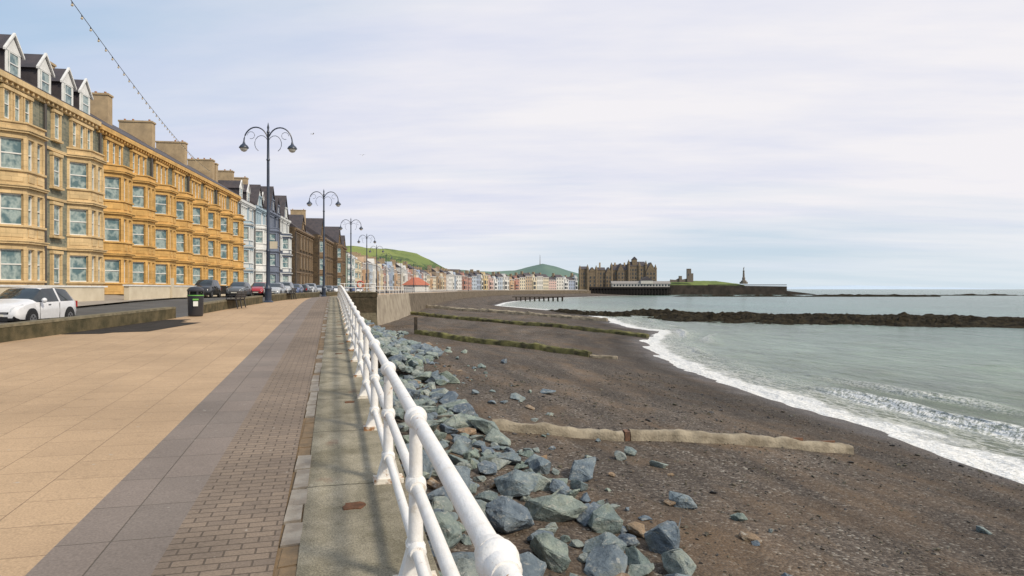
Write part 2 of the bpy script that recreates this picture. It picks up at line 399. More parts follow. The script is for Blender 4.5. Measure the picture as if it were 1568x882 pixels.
ss=[-5,-3,-2,-1.2]+frange(-.6,13,.28)+[13,13.6,14.4,15.4,16.6,18,20,22.5,25,28,32,37,43,50,60,75,95,120,160,220,300,400,550,800,1200,2000,4000,8000,16000,50000]
ysea=frange(-60,6,3)+frange(6,60,.35)+frange(60,120,1.2)+frange(120,300,6)+frange(300,700,25)+[700,800,1000,1400,2000,3500,7000,15000,50000]
rows=[];sv=[];cv=[]
for y in ysea:
    x0=itp(SHORE,y); r=[]
    for s in ss:
        x=x0+s; z=SEA; c=0
        if -1<s<60 and y<200:
            z+=noise.noise(Vector((x*.5,y*.22,1)))*.07+noise.noise(Vector((x*1.6,y*.8,4)))*.04
            for s0,A,wd,k in ((4.4,.46,.7,1),(8.6,.28,.9,2),(15,.26,1.4,3),(26,.28,2.4,5)):
                s_c=s0+2.0*noise.noise(Vector((y*.06,k*7.1,0)))+.5*noise.noise(Vector((y*.3,k*2.1,4)))
                amp=max(0,.30+1.4*noise.noise(Vector((y*.09,k*3.3,5))))
                if k==1: amp=min(1.1,amp+.9*math.exp(-((y-24)/5)**2)+.5*math.exp(-((y-33)/3)**2))
                e=(s-s_c)/(wd*(.5 if s<s_c else 1.3)); g=math.exp(-e*e)
                z+=A*amp*g
                if k<=2: c+=max(0,amp-.42)*(1.7 if k==1 else .8)*math.exp(-((s-s_c+.3)/(.55))**2)
        if s<=-1: z=SEA-.02
        r.append((x,y,z)); sv.append(s); cv.append(min(1,c))
    rows.append(r)
grid("sea",rows,m_sea,{"shore":sv,"crest":cv})

def reef(name,A,B,nu,nv,H,seed):
    rows=[]
    for i in range(nu+1):
        u_=i/nu*(len(A)-1); k=min(int(u_),len(A)-2); f=u_-k
        a=Vector(A[k]).lerp(Vector(A[k+1]),f); b=Vector(B[k]).lerp(Vector(B[k+1]),f); r=[]
        for j in range(nv+1):
            v=j/nv; p=a.lerp(b,v)
            n=noise.fractal(Vector((p.x*.07,p.y*.07,seed)),1,2,6)
            n2=abs(noise.noise(Vector((p.x*.55,p.y*.5,seed+3))))
            n3=abs(noise.noise(Vector((p.x*1.5,p.y*1.3,seed+6))))
            env=min(1,min(v,1-v)*4)*min(1,i/nu*12+.05)
            z=SEA-.62+env*(H+1.0*n*H)+n2*.85*env+n3*.55*env
            r.append((p.x,p.y,z))
        rows.append(r)
    return grid(name,rows,m_reef,smooth=False)
reef("rock_reef",[(50,162),(57,136),(60,106),(70,94.6),(81,86.3),(97,77),(125,62),(160,45)],[(56,200),(72,178),(90,160),(109,148),(122,140),(134,128),(155,104),(190,75)],300,56,.78,2)
reef("rock_reef",[(262,505),(330,478),(400,462),(470,440)],[(275,530),(345,500),(410,478),(476,452)],80,8,1.2,8)
reef("rock_reef",[(440,560),(540,520),(640,500)],[(450,575),(548,533),(645,512)],60,6,1.2,12)

ly=[-60,-40,0,30,60,100,150,200,266,300,384,450,553,620,660,700,900,1500,4000]
grid("land",[[(-4000,y,1.5),(-200,y,1.4),(itp(FAC,y)-1,y,1.3)] for y in ly],M("land_grass",(.13,.16,.06),(.09,.11,.05),scale=.02))
rs=frange(-40,170,2)+frange(170,700,12)+[700]
def strip(name,fa,fb,mat,dz=0,rows_=rs,nb=2,fz=None):
    R=[]
    for y in rows_:
        a=fa(y);b=fb(y); R.append([(a+(b-a)*j/nb,y,(fz(a+(b-a)*j/nb,y,j/nb) if fz else G(y)+dz)) for j in range(nb+1)])
    return grid(name,R,mat,smooth=False)
strip("road",lambda y:itp(FAC,y)+6.5,lambda y:itp(KERB,y)-.1,m_asph,fz=lambda x,y,t:rz(x,y))
strip("pavement",lambda y:itp(FAC,y)-1.2,lambda y:itp(FAC,y)+6.6,m_pave2,fz=lambda x,y,t:1.4 if t<.4 else (1.1 if t<.8 else max(.47,G(y)-itp([(30,.35),(44,.3),(60,.05)],y)+.12)),nb=4)
near=frange(-6,78,1)+[78]
far=[78.01]+frange(80,170,3)+frange(170,700,12)+[700]
strip("promenade_paving",lambda y:itp(KERB,y)-.1,lambda y:-1.82,m_tan,rows_=near,nb=6)
strip("promenade_paving",lambda y:itp(KERB,y)-.1,lambda y:itp(WALL,y),m_tan,rows_=far,nb=4)
strip("grey_paving_band",lambda y:-1.82,lambda y:-1.08,m_grey,rows_=near)
strip("block_paving_band",lambda y:-1.08,lambda y:-.36,m_block,rows_=near)
mb=MB(); y=-3.0
while y<77:
    L=random.uniform(.3,.8); w0=-.36+random.uniform(0,.03); w1=-.205+random.uniform(-.03,.0)
    d=random.uniform(-.004,.008); mt=m_kerbstone if random.random()<.55 else m_kerbbrown
    if mt is m_kerbbrown: d=-.012
    mb.hexa([Vector((w0,y,G(y)-.1)),Vector((w1,y+.03,G(y)-.1)),Vector((w1,y+L-.02,G(y+L)-.1)),Vector((w0+.01,y+L-.02,G(y+L)-.1)),
             Vector((w0,y,G(y)+d)),Vector((w1,y+.03,G(y)+d)),Vector((w1,y+L-.02,G(y+L)+d)),Vector((w0+.01,y+L-.02,G(y+L)+d))],mt)
    y+=L
mb.build("edging_stones",center=False)
strip("edging_bed",lambda y:-.37,lambda y:-.21,m_kerbbrown,rows_=near,dz=-.02)
strip("promenade_coping",lambda y:-.22,lambda y:.64,m_conc,rows_=near,nb=3,dz=-.004)
mb=MB()
for a,b in zip(near,near[1:]):
    mb.hexa([Vector((.2,a,-4)),Vector((.60,a,-4)),Vector((.60,b,-4)),Vector((.2,b,-4)),Vector((.2,a,G(a)-.16)),Vector((.60,a,G(a)-.16)),Vector((.60,b,G(b)-.16)),Vector((.2,b,G(b)-.16))],m_seawall)
    mb.hexa([Vector((.3,a,G(a)-.16)),Vector((.64,a,G(a)-.16)),Vector((.64,b,G(b)-.16)),Vector((.3,b,G(b)-.16)),Vector((.3,a,G(a)-.008)),Vector((.64,a,G(a)-.008)),Vector((.64,b,G(b)-.008)),Vector((.3,b,G(b)-.008))],m_conc)
for a,b in zip(far,far[1:]):
    A=itp(WALL,a);B=itp(WALL,b)
    mb.hexa([Vector((A-1,a,-5)),Vector((A+.9,a,-5)),Vector((B+.9,b,-5)),Vector((B-1,b,-5)),Vector((A-.6,a,G(a)+.1)),Vector((A,a,G(a)+.1)),Vector((B,b,G(b)+.1)),Vector((B-.6,b,G(b)+.1))],m_lightconc if a<112 else m_seawall)
mb.build("sea_wall",center=False)

def lowwall(y0,y1,hh=.38,th=.36):
    mb=MB(); y=y0
    while y<y1-.01:
        b=min(y+1.5,y1)
        A=itp(KERB,y);B=itp(KERB,b);za=G(y);zb=G(b)
        mb.hexa([Vector((A-th,y,za-.6)),Vector((A,y,za-.2)),Vector((B,b,zb-.2)),Vector((B-th,b,zb-.6)),Vector((A-th,y,za+hh)),Vector((A,y,za+hh)),Vector((B,b,zb+hh)),Vector((B-th,b,zb+hh))],m_lowwall)
        mb.hexa([Vector((A-th-.01,y,za+hh)),Vector((A+.012,y,za+hh)),Vector((B+.012,b,zb+hh)),Vector((B-th-.01,b,zb+hh)),Vector((A-th-.01,y,za+hh+.07)),Vector((A+.0,y,za+hh+.07)),Vector((B+.0,b,zb+hh+.07)),Vector((B-th-.01,b,zb+hh+.07))],m_lowtop)
        y=b
    mb.build("low_wall",center=False)
lowwall(-6,29.3); lowwall(32.2,43.2); lowwall(46,70,.4); lowwall(76,150,.4)
grid("dark_patch",[[(itp(KERB,y)+.05+k*(.9+.1*min(1,(y-22.5)*2) if k else 0)*(2.0 if 22.9<y<26.6 else (1.2 if y<27.5 else .9))/1,y,G(y)+.008) for k in (0,1)] for y in frange(22.4,28.6,.2)],m_dark,smooth=False)  # darker ground strip along the foot of the low wall

# ------------------------------------------------------------------ railing
RX=.48
mb=MB(); RH=[1.0,.6,.22]
yk=2.0; posts=[]
while yk<69: posts.append(yk); yk+=2.1
for y in posts:
    z=G(y); n=16 if y<20 else 8
    mb.pz(WF,[(RX-.13,y-.09),(RX+.13,y-.09),(RX+.13,y+.09),(RX-.13,y+.09)],z-.01,z+.035,m_rustbase)
    b0=[Vector((RX+i*.10,y+j*.06,z+.035)) for i,j in ((-1,-1),(1,-1),(1,1),(-1,1))]
    b1=[Vector((RX+i*.05,y+j*.045,z+.22)) for i,j in ((-1,-1),(1,-1),(1,1),(-1,1))]
    mb.hexa(b0+b1,m_white)
    mb.rev((RX,y,z),[(.055,.21),(.060,.235),(.046,.25),(.042,.5),(.039,.9),(.038,1.0)],m_white,n)
    for h,r in zip(RH,(.069,.064,.060)):
        mb.ball((RX,y,z+h),r,m_white,n,10)
        for s_ in (-1,1):
            mb.tube([(RX,y+s_*.05,z+h),(RX,y+s_*.085,z+h),(RX,y+s_*.11,z+h)],[.055,.055,.046],m_white,n)
for h,r in zip(RH,(.041,.034,.032)):
    for a,b in zip(posts,posts[1:]):
        mb.tube([(RX,a,G(a)+h),(RX,b,G(b)+h)],r,m_white,18 if a<20 else 8)
    mb.tube([(RX,-6,G(-6)+h),(RX,2.0,G(2)+h)],r,m_white,18)
mb.build("promenade_railing",smooth=True)
mb=MB()
for y in posts:
    if y>30: break
    if y>5 and random.random()<.4: continue
    ox=RX-.30+random.uniform(-.05,.06); oy=y-.5+random.uniform(-.2,.2); w=random.uniform(.06,.10)
    P=[]
    for k in range(11):
        q=2*math.pi*k/11; c,s_=math.cos(q),math.sin(q); e=1/max(abs(c),abs(s_))*random.uniform(.72,1.05)
        P.append((ox+c*w*e,oy+s_*w*e*.9))
    mb.pz(WF,P,G(y)-.05,G(oy)+.003,m_rustpatch)
mb.build("old_post_sockets",center=False)

# bastion with steps
mb=MB()
bx0,bx1,by0,by1=.66,4.3,70,78
zt=G(72)
mb.box(WF,bx0,bx1,by0,by1,-4,zt-.02,m_stonew)
mb.box(WF,bx0-.02,bx1+.05,by0-.05,by0+.4,zt-.02,zt+.40,m_stonew); mb.box(WF,bx0-.04,bx1+.1,by0-.1,by0+.45,zt+.40,zt+.48,m_lowtop)
mb.box(WF,bx1-.4,bx1+.04,by0+.46,by1,zt-.02,zt+.40,m_stonew); mb.box(WF,bx1-.45,bx1+.09,by0+.46,by1,zt+.40,zt+.48,m_lowtop)
mb.build("stone_bastion",center=False)
mb=MB()
for i in range(11):
    mb.box(WF,2.4,4.2,by0-.05-.32*(i+1),by0-.06-.32*i,-4,-.5-.17*i,m_lowtop)
mb.build("beach_steps",center=False)
mb=MB()
m_redp=plain("red_paint",(.50,.09,.05),.5)
for k,(x,y) in enumerate([(1.1,70.2),(2.2,70.2),(3.3,70.2),(4.1,70.2),(4.1,72.5),(4.1,75),(4.1,77.5)]):
    mb.tube([(x,y,zt+.48),(x,y,zt+1.3)],.04,m_white,8); mb.ball((x,y,zt+1.3),.07,m_white,8,6)
for h in (.9,1.3):
    mb.tube([(.7,70.2,zt+h),(4.1,70.2,zt+h)],.032,m_white,8); mb.tube([(4.1,70.2,zt+h),(4.1,77.8,zt+h)],.032,m_white,8)
mb.build("bastion_railing")
mb=MB()
c0=Vector((2.7,70.9,zt+1.25))
mb.tube([c0+Vector((.33*math.cos(2*math.pi*i/16),0,.33*math.sin(2*math.pi*i/16))) for i in range(17)],.07,m_redp,8)
mb.box(WF,2.62,2.78,70.98,71.05,zt-.02,zt+1.7,m_white)
mb.build("lifebuoy_stand")
mb=MB()
for y in frange(80,300,3.5):
    x=itp(WALL,y)-.3; z=G(y)+.1
    mb.tube([(x,y,z),(x,y,z+1.0)],.045,m_white,5)
for h in (.55,1.0):
    mb.tube([(itp(WALL,y)-.3,y,G(y)+.1+h) for y in frange(80,300,3.5)],.035,m_white,5)
mb.build("promenade_railing")

# ------------------------------------------------------------------ houses
u=Vector((.12,.993)).normalized()
HF=Fr((-.993*26,.12*26),(u.x,u.y),(u.y,-u.x))
B0=1.45
def sash(mb,F,a,b,z0,z1,w,sur=None,sw=.16,mid=True):
    mb.box(F,a-w/2,a+w/2,b-.02,b+.02,z0,z1,m_glass)
    t=.06
    mb.box(F,a-w/2,a-w/2+t,b+.021,b+.06,z0,z1,m_frame); mb.box(F,a+w/2-t,a+w/2,b+.021,b+.06,z0,z1,m_frame)
    mb.box(F,a-w/2+t,a+w/2-t,b+.021,b+.06,z1-t,z1,m_frame); mb.box(F,a-w/2+t,a+w/2-t,b+.021,b+.06,z0,z0+t,m_frame)
    zm=(z0+z1)/2
    if mid: mb.box(F,a-w/2+t,a+w/2-t,b+.021,b+.07,zm-.035,zm+.035,m_frame)
    if sur:
        o=b+.2
        mb.box(F,a-w/2-sw,a-w/2,b-.01,o,z0-.1,z1+.0,sur); mb.box(F,a+w/2,a+w/2+sw,b-.01,o,z0-.1,z1+.0,sur)
        mb.box(F,a-w/2-sw-.06,a+w/2+sw+.06,b-.01,o+.06,z1,z1+.22,sur)
        mb.box(F,a-w/2-sw-.08,a+w/2+sw+.08,b-.01,o+.1,z0-.26,z0-.1,sur)
def bay(mb,F,a,w,pj,floors,wall,trim,cant=.9,top=True):
    def poly(e): return [(a-w/2-e,-.02),(a-w/2-e,.02),(a-w/2+cant-e*.5,pj+e),(a+w/2-cant+e*.5,pj+e),(a+w/2+e,.02),(a+w/2+e,-.02)]
    for (z0,z1) in floors:
        zs=z0+.85; zh=z1-.55
        mb.pz(F,poly(0),z0,zs,wall); mb.pz(F,poly(.12),zs,zs+.13,trim)
        mb.pz(F,poly(-.24),zs+.13,zh,m_glass)
        mb.pz(F,poly(0),zh,z1-.2,wall); mb.pz(F,poly(.20),z1-.2,z1-.07,trim); mb.pz(F,poly(.27),z1-.07,z1,trim)
        P=[F(a-w/2,0,0),F(a-w/2+cant,pj,0),F(a+w/2-cant,pj,0),F(a+w/2,0,0)]
        for i in range(3):
            p,q=P[i],P[i+1]; d=(q-p); L=d.length; d=d.normalized(); n=Vector((d.y,-d.x,0))
            if n.dot(F.n)<0: n=-n
            f=Fr((p.x,p.y),(d.x,d.y),(n.x,n.y))
            cols=[0,L/2,L] if i==1 else [0,L]
            for cpos in cols:
                mb.box(f,max(-.02,cpos-.17),min(L+.02,cpos+.17),-.3,.015,zs+.13,zh,trim)
            for s0,s1 in zip(cols,cols[1:]):
                x0,x1=s0+.17,s1-.17
                if x1-x0<.2: continue
                for (xa,xb) in ((x0,x0+.07),(x1-.07,x1)): mb.box(f,xa,xb,-.25,-.17,zs+.13,zh,m_frame)
                zm=(zs+zh)/2+.1
                mb.box(f,x0+.07,x1-.07,-.25,-.165,zm-.04,zm+.04,m_frame)
                mb.box(f,x0+.07,x1-.07,-.25,-.17,zh-.08,zh,m_frame); mb.box(f,x0+.07,x1-.07,-.25,-.17,zs+.13,zs+.21,m_frame)
                mb.box(f,x0,x1,.0,.04,z0+.22,zs-.12,trim)
    if top:
        z=floors[-1][1]
        mb.pz(F,poly(.02),z,z+.4,wall); mb.pz(F,poly(.12),z+.4,z+.5,trim)
def gable_dormer(mb,F,a,w,b,z0,z1,wall,zr):
    mb.box(F,a-w/2,a+w/2,b-3,b,z0,z1,m_slate)
    mb.pb(F,[(a-w/2-.2,z1-.05),(a+w/2+.2,z1-.05),(a,zr)],b-3.5,b+.02,m_slate)
    mb.pb(F,[(a-w/2,z1),(a+w/2,z1),(a,zr-.28)],b+.021,b+.06,wall)
    for s_ in (-1,1):
        mb.ext([F(a+s_*(w/2+.25),b+.03,z1-.12),F(a+s_*(w/2+.25),b+.03,z1+.04),F(a,b+.03,zr+.12),F(a,b+.03,zr-.06)],
               [F(a+s_*(w/2+.25),b+.18,z1-.12),F(a+s_*(w/2+.25),b+.18,z1+.04),F(a,b+.18,zr+.12),F(a,b+.18,zr-.06)],m_frame)
    mb.box(F,a-w/2,a+w/2,b,b+.03,z0,z1,wall)
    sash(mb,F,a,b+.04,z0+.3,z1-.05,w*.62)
def chimney(mb,F,a,b0,b1,z0,z1,wd=.9,mat=None):
    mat=mat or m_chim
    mb.box(F,a-wd/2,a+wd/2,b0,b1,z0,z1,mat); mb.box(F,a-wd/2-.08,a+wd/2+.08,b0-.08,b1+.08,z1,z1+.18,mat)
    n=int((b1-b0)/.8)
    for i in range(n):
        if random.random()<.35: continue
        p=F(a,b0+(i+.5)*(b1-b0)/n,z1+.18); mb.rev(p,[(.13,0),(.10,.1),(.12,.25)],m_pot,7)
def house(name,t0,t1,wall,trim,base=B0,eave=15.5,ridge=19.0,bays=(),bayw=3.9,nfl=3,attic=True,single=(),dorm=(),chim=(),roof=None,pipe=True,depth=11,baytrim=None,baywall=None,gables=(),front=0):
    F=Fr(HF(0,front,0)[:2],HF.d[:2],HF.n[:2]); mb=MB(); roof=roof or m_slate
    mb.box(F,t0,t1,-depth,0,.2,eave,wall)
    mb.pa(F,[(-depth-.2,eave),(-depth/2,ridge),(.35,eave),(.35,eave-.12),(-depth-.2,eave-.12)],t0+.01,t1-.01,roof)
    fh=(eave-.9-base-(2.7 if attic else 0))/nfl
    floors=[(base+i*fh,base+(i+1)*fh) for i in range(nfl)]
    segs=[]; cur=t0
    for a in sorted(bays): segs.append((cur,a-bayw/2-.3)); cur=a+bayw/2+.3
    segs.append((cur,t1))
    for sa,sb in segs:
        if sb-sa<.1: continue
        mb.box(F,sa+.003,sb-.003,0,.10,.3,base+.1,trim)
        for z0,z1 in floors: mb.box(F,sa+.003,sb-.003,0,.12,z1-.22,z1-.02,trim)
    mb.box(F,t0+.004,t1-.004,0,.22,eave-.75,eave-.5,trim); mb.box(F,t0+.004,t1-.004,0,.45,eave-.5,eave-.13,trim)
    x=t0+.3
    while x<t1-.3: mb.box(F,x,x+.14,.22,.38,eave-.72,eave-.501,trim); x+=.6
    for a in bays: bay(mb,F,a,bayw,1.25,floors,baywall or trim,baytrim or trim)
    for a in single:
        for z0,z1 in floors: sash(mb,F,a,0.01,z0+.85,z1-.55,1.0,trim)
    if attic:
        za=floors[-1][1]+.75; zb=eave-1.05
        for a in bays:
            for k in (-1.15,0,1.15): sash(mb,F,a+k,0.01,za,zb,.72,trim,sw=.14)
        for a in single: sash(mb,F,a,0.01,za,zb,.8,trim,sw=.14)
    for a in dorm: gable_dormer(mb,F,a,1.7,-.25,eave-.1,eave+1.7,m_frame,eave+2.9)
    for a,w,h in gables:
        mb.pb(F,[(a-w/2,eave-.3),(a+w/2,eave-.3),(a,eave+h)],-depth/2,.3,wall)
        for s_ in (-1,1):
            mb.ext([F(a+s_*(w/2+.3),-depth/2,eave-.35),F(a+s_*(w/2+.3),-depth/2,eave-.1),F(a,-depth/2,eave+h+.35),F(a,-depth/2,eave+h+.1)],
                   [F(a+s_*(w/2+.3),.5,eave-.35),F(a+s_*(w/2+.3),.5,eave-.1),F(a,.5,eave+h+.35),F(a,.5,eave+h+.1)],roof)
        sash(mb,F,a,.31,eave+.2,eave+h*.45,1.0,trim)
    for a in chim: chimney(mb,F,a,-6.6,-3.2,eave,ridge+1.3,1.0)
    if pipe: mb.tube([F(t0+.25,.2,.6),F(t0+.25,.2,eave-.8)],.10,m_pipe,8)
    return mb.build(name)
house("terraced_house",25,36.8,m_wgrey,m_cream,bays=(28,33.8),dorm=(27,30.6,34),eave=15.6,ridge=18.6)
house("terraced_house",36.9,51.3,m_wgrey,m_cream,bays=(39.7,48.4),single=(43.6,),dorm=(38.6,41.6,45.1,48.6),eave=15.6,ridge=18.6)
house("terraced_house",51.4,59.6,m_wgrey,m_cream,bays=(57.0,),single=(53.3,),dorm=(52.4,55.6,58.3),chim=(59.4,),eave=15.6,ridge=18.6)
tb=[59.7,70.6,81.4,92.1,103.9]
for a,b in zip(tb,tb[1:]):
    w=b-a
    house("terraced_house",a+.02,b-.02,m_wgrey,m_ochre,bays=(a+w*.27,a+w*.75),bayw=3.7,chim=(b-.7,),eave=15.45,ridge=19)
house("terraced_house",104,113,m_pblue,m_bwhite,bays=(106.6,),single=(110.8,),dorm=(106.5,110.8),eave=15.2,ridge=18.8,chim=(104.9,),baywall=m_pblue)
house("terraced_house",113.1,122.4,m_bwhite,m_pblue,bays=(116,),single=(120.4,),gables=((116,4.6,3.2),),dorm=(120.6,),eave=15.4,ridge=19.2,chim=(113.7,),baywall=m_bwhite,baytrim=m_frame)
house("terraced_house",122.5,132.5,m_navy,m_navyt,bays=(126,),single=(130.6,),gables=((126,5,4),(130.6,3.2,3)),eave=15.8,ridge=19.6,chim=(122.9,),baywall=m_navyt)
house("terraced_house",132.6,143.3,m_navy,m_bwhite,bays=(138,),single=(134.4,141.8),gables=((138,5,4),),eave=15.8,ridge=19.6,baywall=m_navy)
house("stone_hall",144,168,m_brown,m_tanst,eave=14.6,ridge=18.6,single=(151,155,159,163,166),gables=((152,6,3.0),),chim=(145.5,),nfl=3,attic=False,front=1)
house("stone_hall",168.2,196,m_brown,m_tanst,bays=(172,),single=(178,182,186,190,194),eave=15,ridge=19.5,chim=(170,),gables=((173,7,4),),nfl=3,attic=False,front=2.2,depth=13)
house("stone_hall",196.2,222,m_brown,m_tanst,bays=(200,),single=(205,209,213,217),eave=15,ridge=20,gables=((201,8,4.5),(214,6,3)),nfl=3,attic=False,front=3.2,depth=13)
house("terraced_house",222.5,243,m_lgreen,m_bwhite,bays=(226,236),eave=13.5,ridge=17,front=3.4,nfl=3,attic=False,chim=(223,))
house("terraced_house",243.2,266,m_bwhite,m_creamw,bays=(247,258),eave=12.5,ridge=16,front=3.8,nfl=3,attic=False,chim=(244,))

mb=MB(); mb.box(HF,20,50,4.4,4.75,.2,2.0,m_creamw); mb.box(HF,50,50.35,0.5,4.4,.2,2.0,m_creamw); mb.box(HF,19.9,50.4,4.36,4.8,2.0,2.1,m_frame); mb.build("garden_wall")
mb=MB(); mb.box(HF,52,69.5,5.2,5.55,.2,2.1,m_creamw); mb.box(HF,51.9,69.6,5.15,5.6,2.1,2.2,m_frame); mb.box(HF,60.2,60.6,5.56,5.7,.2,2.8,m_creamw); mb.build("garden_wall")
mb=MB()
for s0 in (70.2,81.6,92.3):
    mb.box(HF,s0,s0+.5,5.0,5.5,.5,2.5,m_creamw); mb.box(HF,s0+.5,s0+10,5.1,5.3,.5,1.35,m_creamw)
    x=s0+.7
    while x<s0+10: mb.box(HF,x,x+.03,5.18,5.22,1.35,2.25,m_iron); x+=.18
    mb.box(HF,s0+.5,s0+10,5.16,5.24,2.2,2.25,m_iron)
mb.build("iron_railings")
mb=MB(); mb.box(HF,104,143,5.0,5.3,.5,2.0,m_creamw); mb.build("garden_wall")

def simple_house(F,s0,s1,depth,z0,H,wall,roofm,rh=3.2,nf=3,bayp=False):
    mb=MB(); w=s1-s0
    mb.box(F,s0,s1,-depth,0,z0-1,z0+H,wall)
    mb.pa(F,[(-depth-.2,z0+H),(-depth/2,z0+H+rh),(.3,z0+H)],s0+.01,s1-.01,roofm)
    mb.box(F,s0,s1,0,.3,z0+H-.35,z0+H-.02,m_frame)
    n=max(2,int(w/2.4)); fh=H/nf
    for i in range(n):
        a=s0+(i+.5)*w/n
        for k in range(nf):
            mb.box(F,a-.62,a+.62,.0,.05,z0+k*fh+.7,z0+(k+1)*fh-.5,m_frame)
            mb.box(F,a-.5,a+.5,.02,.09,z0+k*fh+.85,z0+(k+1)*fh-.65,m_dglass)
    if bayp:
        a=s0+w*.3
        mb.box(F,a-1.5,a+1.5,0.1,1.1,z0,z0+H*.75,wall); mb.box(F,a-1.2,a+1.2,1.1,1.14,z0+.9,z0+fh-.5,m_dglass); mb.box(F,a-1.2,a+1.2,1.1,1.14,z0+fh+.7,z0+2*fh-.5,m_dglass)
        mb.pb(F,[(a-1.9,z0+H),(a+1.9,z0+H),(a,z0+H+2.6)],-depth/2,.2,wall)
    mb.box(F,s0-.35,s0+.35,-depth*.65,-depth*.35,z0+H,z0+H+rh+1.4,m_chim)
    mb.build("terraced_house")
pts=[(6,268),(18,325),(31,384),(60,468),(98,553),(128,590),(160,620),(200,642),(243,660)]
for (x0,y0),(x1,y1) in zip(pts,pts[1:]):
    d=Vector((x1-x0,y1-y0)); L=d.length; d.normalize(); F=Fr((x0,y0),(d.x,d.y),(d.y,-d.x))
    s=0
    while s<L-3:
        w=min(random.uniform(6.5,10),L-s)
        if L-s-w<3: w=L-s
        H=random.choice([10,11,12,12.5,13.5]) 
        simple_house(F,s+.02,s+w-.02,10,1.2,H,random.choice(FAR),m_slate,random.uniform(2.6,3.6),random.choice([3,4]),random.random()<.5)
        s+=w
for k in range(46):
    y=random.uniform(330,720); x=itp(FAC,y)-random.uniform(30,150)
    F=yawframe(x,y,math.radians(random.uniform(20,75)))
    F=Fr((x,y),F.d[:2],(F.d.y,-F.d.x))
    simple_house(F,0,random.uniform(10,22),9,2,random.uniform(8,14),random.choice(FAR),m_slate,3.4,3)

def BF(d): return Fr((d*math.sin(TH),d*math.cos(TH)),(math.cos(TH),-math.sin(TH)),(-math.sin(TH),-math.cos(TH)))
mb=MB(); F=BF(715); m_col=stonewall("college_stone",(.24,.185,.12),(.16,.125,.085),(.25,.2,.14),1.2,.5)
def wing(a0,a1,z0,z1,rh,dep=14,b=0,gable=False):
    mb.box(F,a0,a1,b-dep,b,z0,z1,m_col)
    if gable: mb.pb(F,[(a0-.3,z1),(a1+.3,z1),((a0+a1)/2,z1+rh)],b-dep,b+.05,m_slate); mb.pb(F,[(a0+.3,z1),(a1-.3,z1),((a0+a1)/2,z1+rh-.5)],b+.06,b+.2,m_col)
    else: mb.pa(F,[(b-dep-.3,z1),(b-dep/2,z1+rh),(b+.3,z1)],a0,a1,m_slate)
    n=max(1,int((a1-a0)/3)); 
    for i in range(n):
        a=a0+(i+.5)*(a1-a0)/n; z=z0+4
        while z<z1-3: mb.box(F,a-.6,a+.6,b,b+.25,z,z+2.2,m_dglass); z+=4
wing(71,80,1,23,3); wing(80,88,1,20,5,b=2,gable=True); wing(88,98,1,22,3); wing(98,104,1,19,6,b=2,gable=True)
wing(104,122,1,22,6); wing(110,117,1,21,8,b=3,gable=True); wing(122,140,1,26,5,b=1); wing(140,150,1,21,9,b=3,gable=True)
for a,zt_ in ((71,26),(79,27),(88,26),(104,29),(122,32),(133,30),(140,31),(150,27)):
    mb.rev(F(a,1,1),[(1.5,0),(1.5,zt_-5),(1.7,zt_-4.8),(1.6,zt_-4.2),(.1,zt_)],m_col,8)
mb.box(F,126,131,-6,0,26,33,m_col); mb.pb(F,[(125.6,33),(131.4,33),(128.5,36)],-6,.2,m_slate)
for a in (92,108,118,136): mb.box(F,a,a+1.4,-7,-5,20,30,m_chim)
mb.build("gothic_college")
mb=MB(); F=BF(690); m_pierw=plain("pier_white",(.60,.57,.51)); m_pierd=M("pier_dark",(.04,.036,.034),rough=.9,spec=.1)
mb.box(F,78,158,0,14,2.6,4.2,m_pierd)
a=79
while a<158:
    for b in (1,7,13): mb.tube([F(a,b,-6),F(a,b,2.6)],.5,m_pierd,6)
    mb.tube([F(a,13,-4),F(a+3,13,2.6)],.25,m_pierd,5); mb.tube([F(a+3,13,-4),F(a,13,2.6)],.25,m_pierd,5); a+=3
mb.box(F,78,158,-.5,.0,-6,2.5,m_pierd)
mb.box(F,100,157,2,11,4.2,7.4,m_pierw); mb.pa(F,[(1.5,7.4),(6.5,10),(11.5,7.4)],99,158,M("pier_roof",(.28,.26,.24),rough=.7))
mb.box(F,128,140,1,12,7.4,10.5,m_pierw); mb.pb(F,[(127.5,10.5),(140.5,10.5),(134,14.5)],1,12.2,m_slate)
for a in frange(101,156,3): mb.box(F,a,a+1.8,11,11.1,4.9,6.7,m_dglass)
mb.build("pier")
mb=MB(); F=BF(745); m_hw=M("harbour_wall",(.075,.06,.05),(.04,.035,.03),scale=.2,rough=.95,spec=.1)
mb.pb(F,[(165,-6),(300,-6),(300,5),(215,6.2),(165,6.5)],-12,0,m_hw); mb.box(F,214,300,-1.2,-.3,6.2,7.0,m_hw)
mb.pb(F,[(300,-6),(345,-6),(328,-3.2),(300,.2)],-12,0,m_hw)
mb.box(F,60,165,-3,0,-6,5,m_hw)
mb.build("harbour_wall")
m_grass=M("headland_grass",(.17,.21,.07),(.10,.14,.05),scale=.05,rough=.95,spec=.1)
def heightfield(name,d,depth,prof,mat,nu=80,nv=14,amp=.06,fs=.01,z0=0):
    F=BF(d); a0=prof[0][0];a1=prof[-1][0]; R=[]
    for j in range(nv+1):
        v=j/nv; r=[]
        for i in range(nu+1):
            a=a0+(a1-a0)*i/nu; h=itp(prof,a)
            e=math.sin(math.pi/2*min(1,v*1.7)) if v<.6 else math.cos((v-.6)/.4*math.pi/2*.8)
            n=noise.fractal(Vector((a*fs,v*depth*fs,d*.01)),1,2,5)
            p=F(a,-v*depth,z0+h*e*(1+amp*n)); r.append(tuple(p))
        R.append(r)
    return grid(name,R,mat)
heightfield("headland",752,90,[(150,6),(165,10),(190,12.5),(215,13),(240,12),(262,10),(272,7),(290,4)],m_grass,60,10,.08,.05,z0=-1)
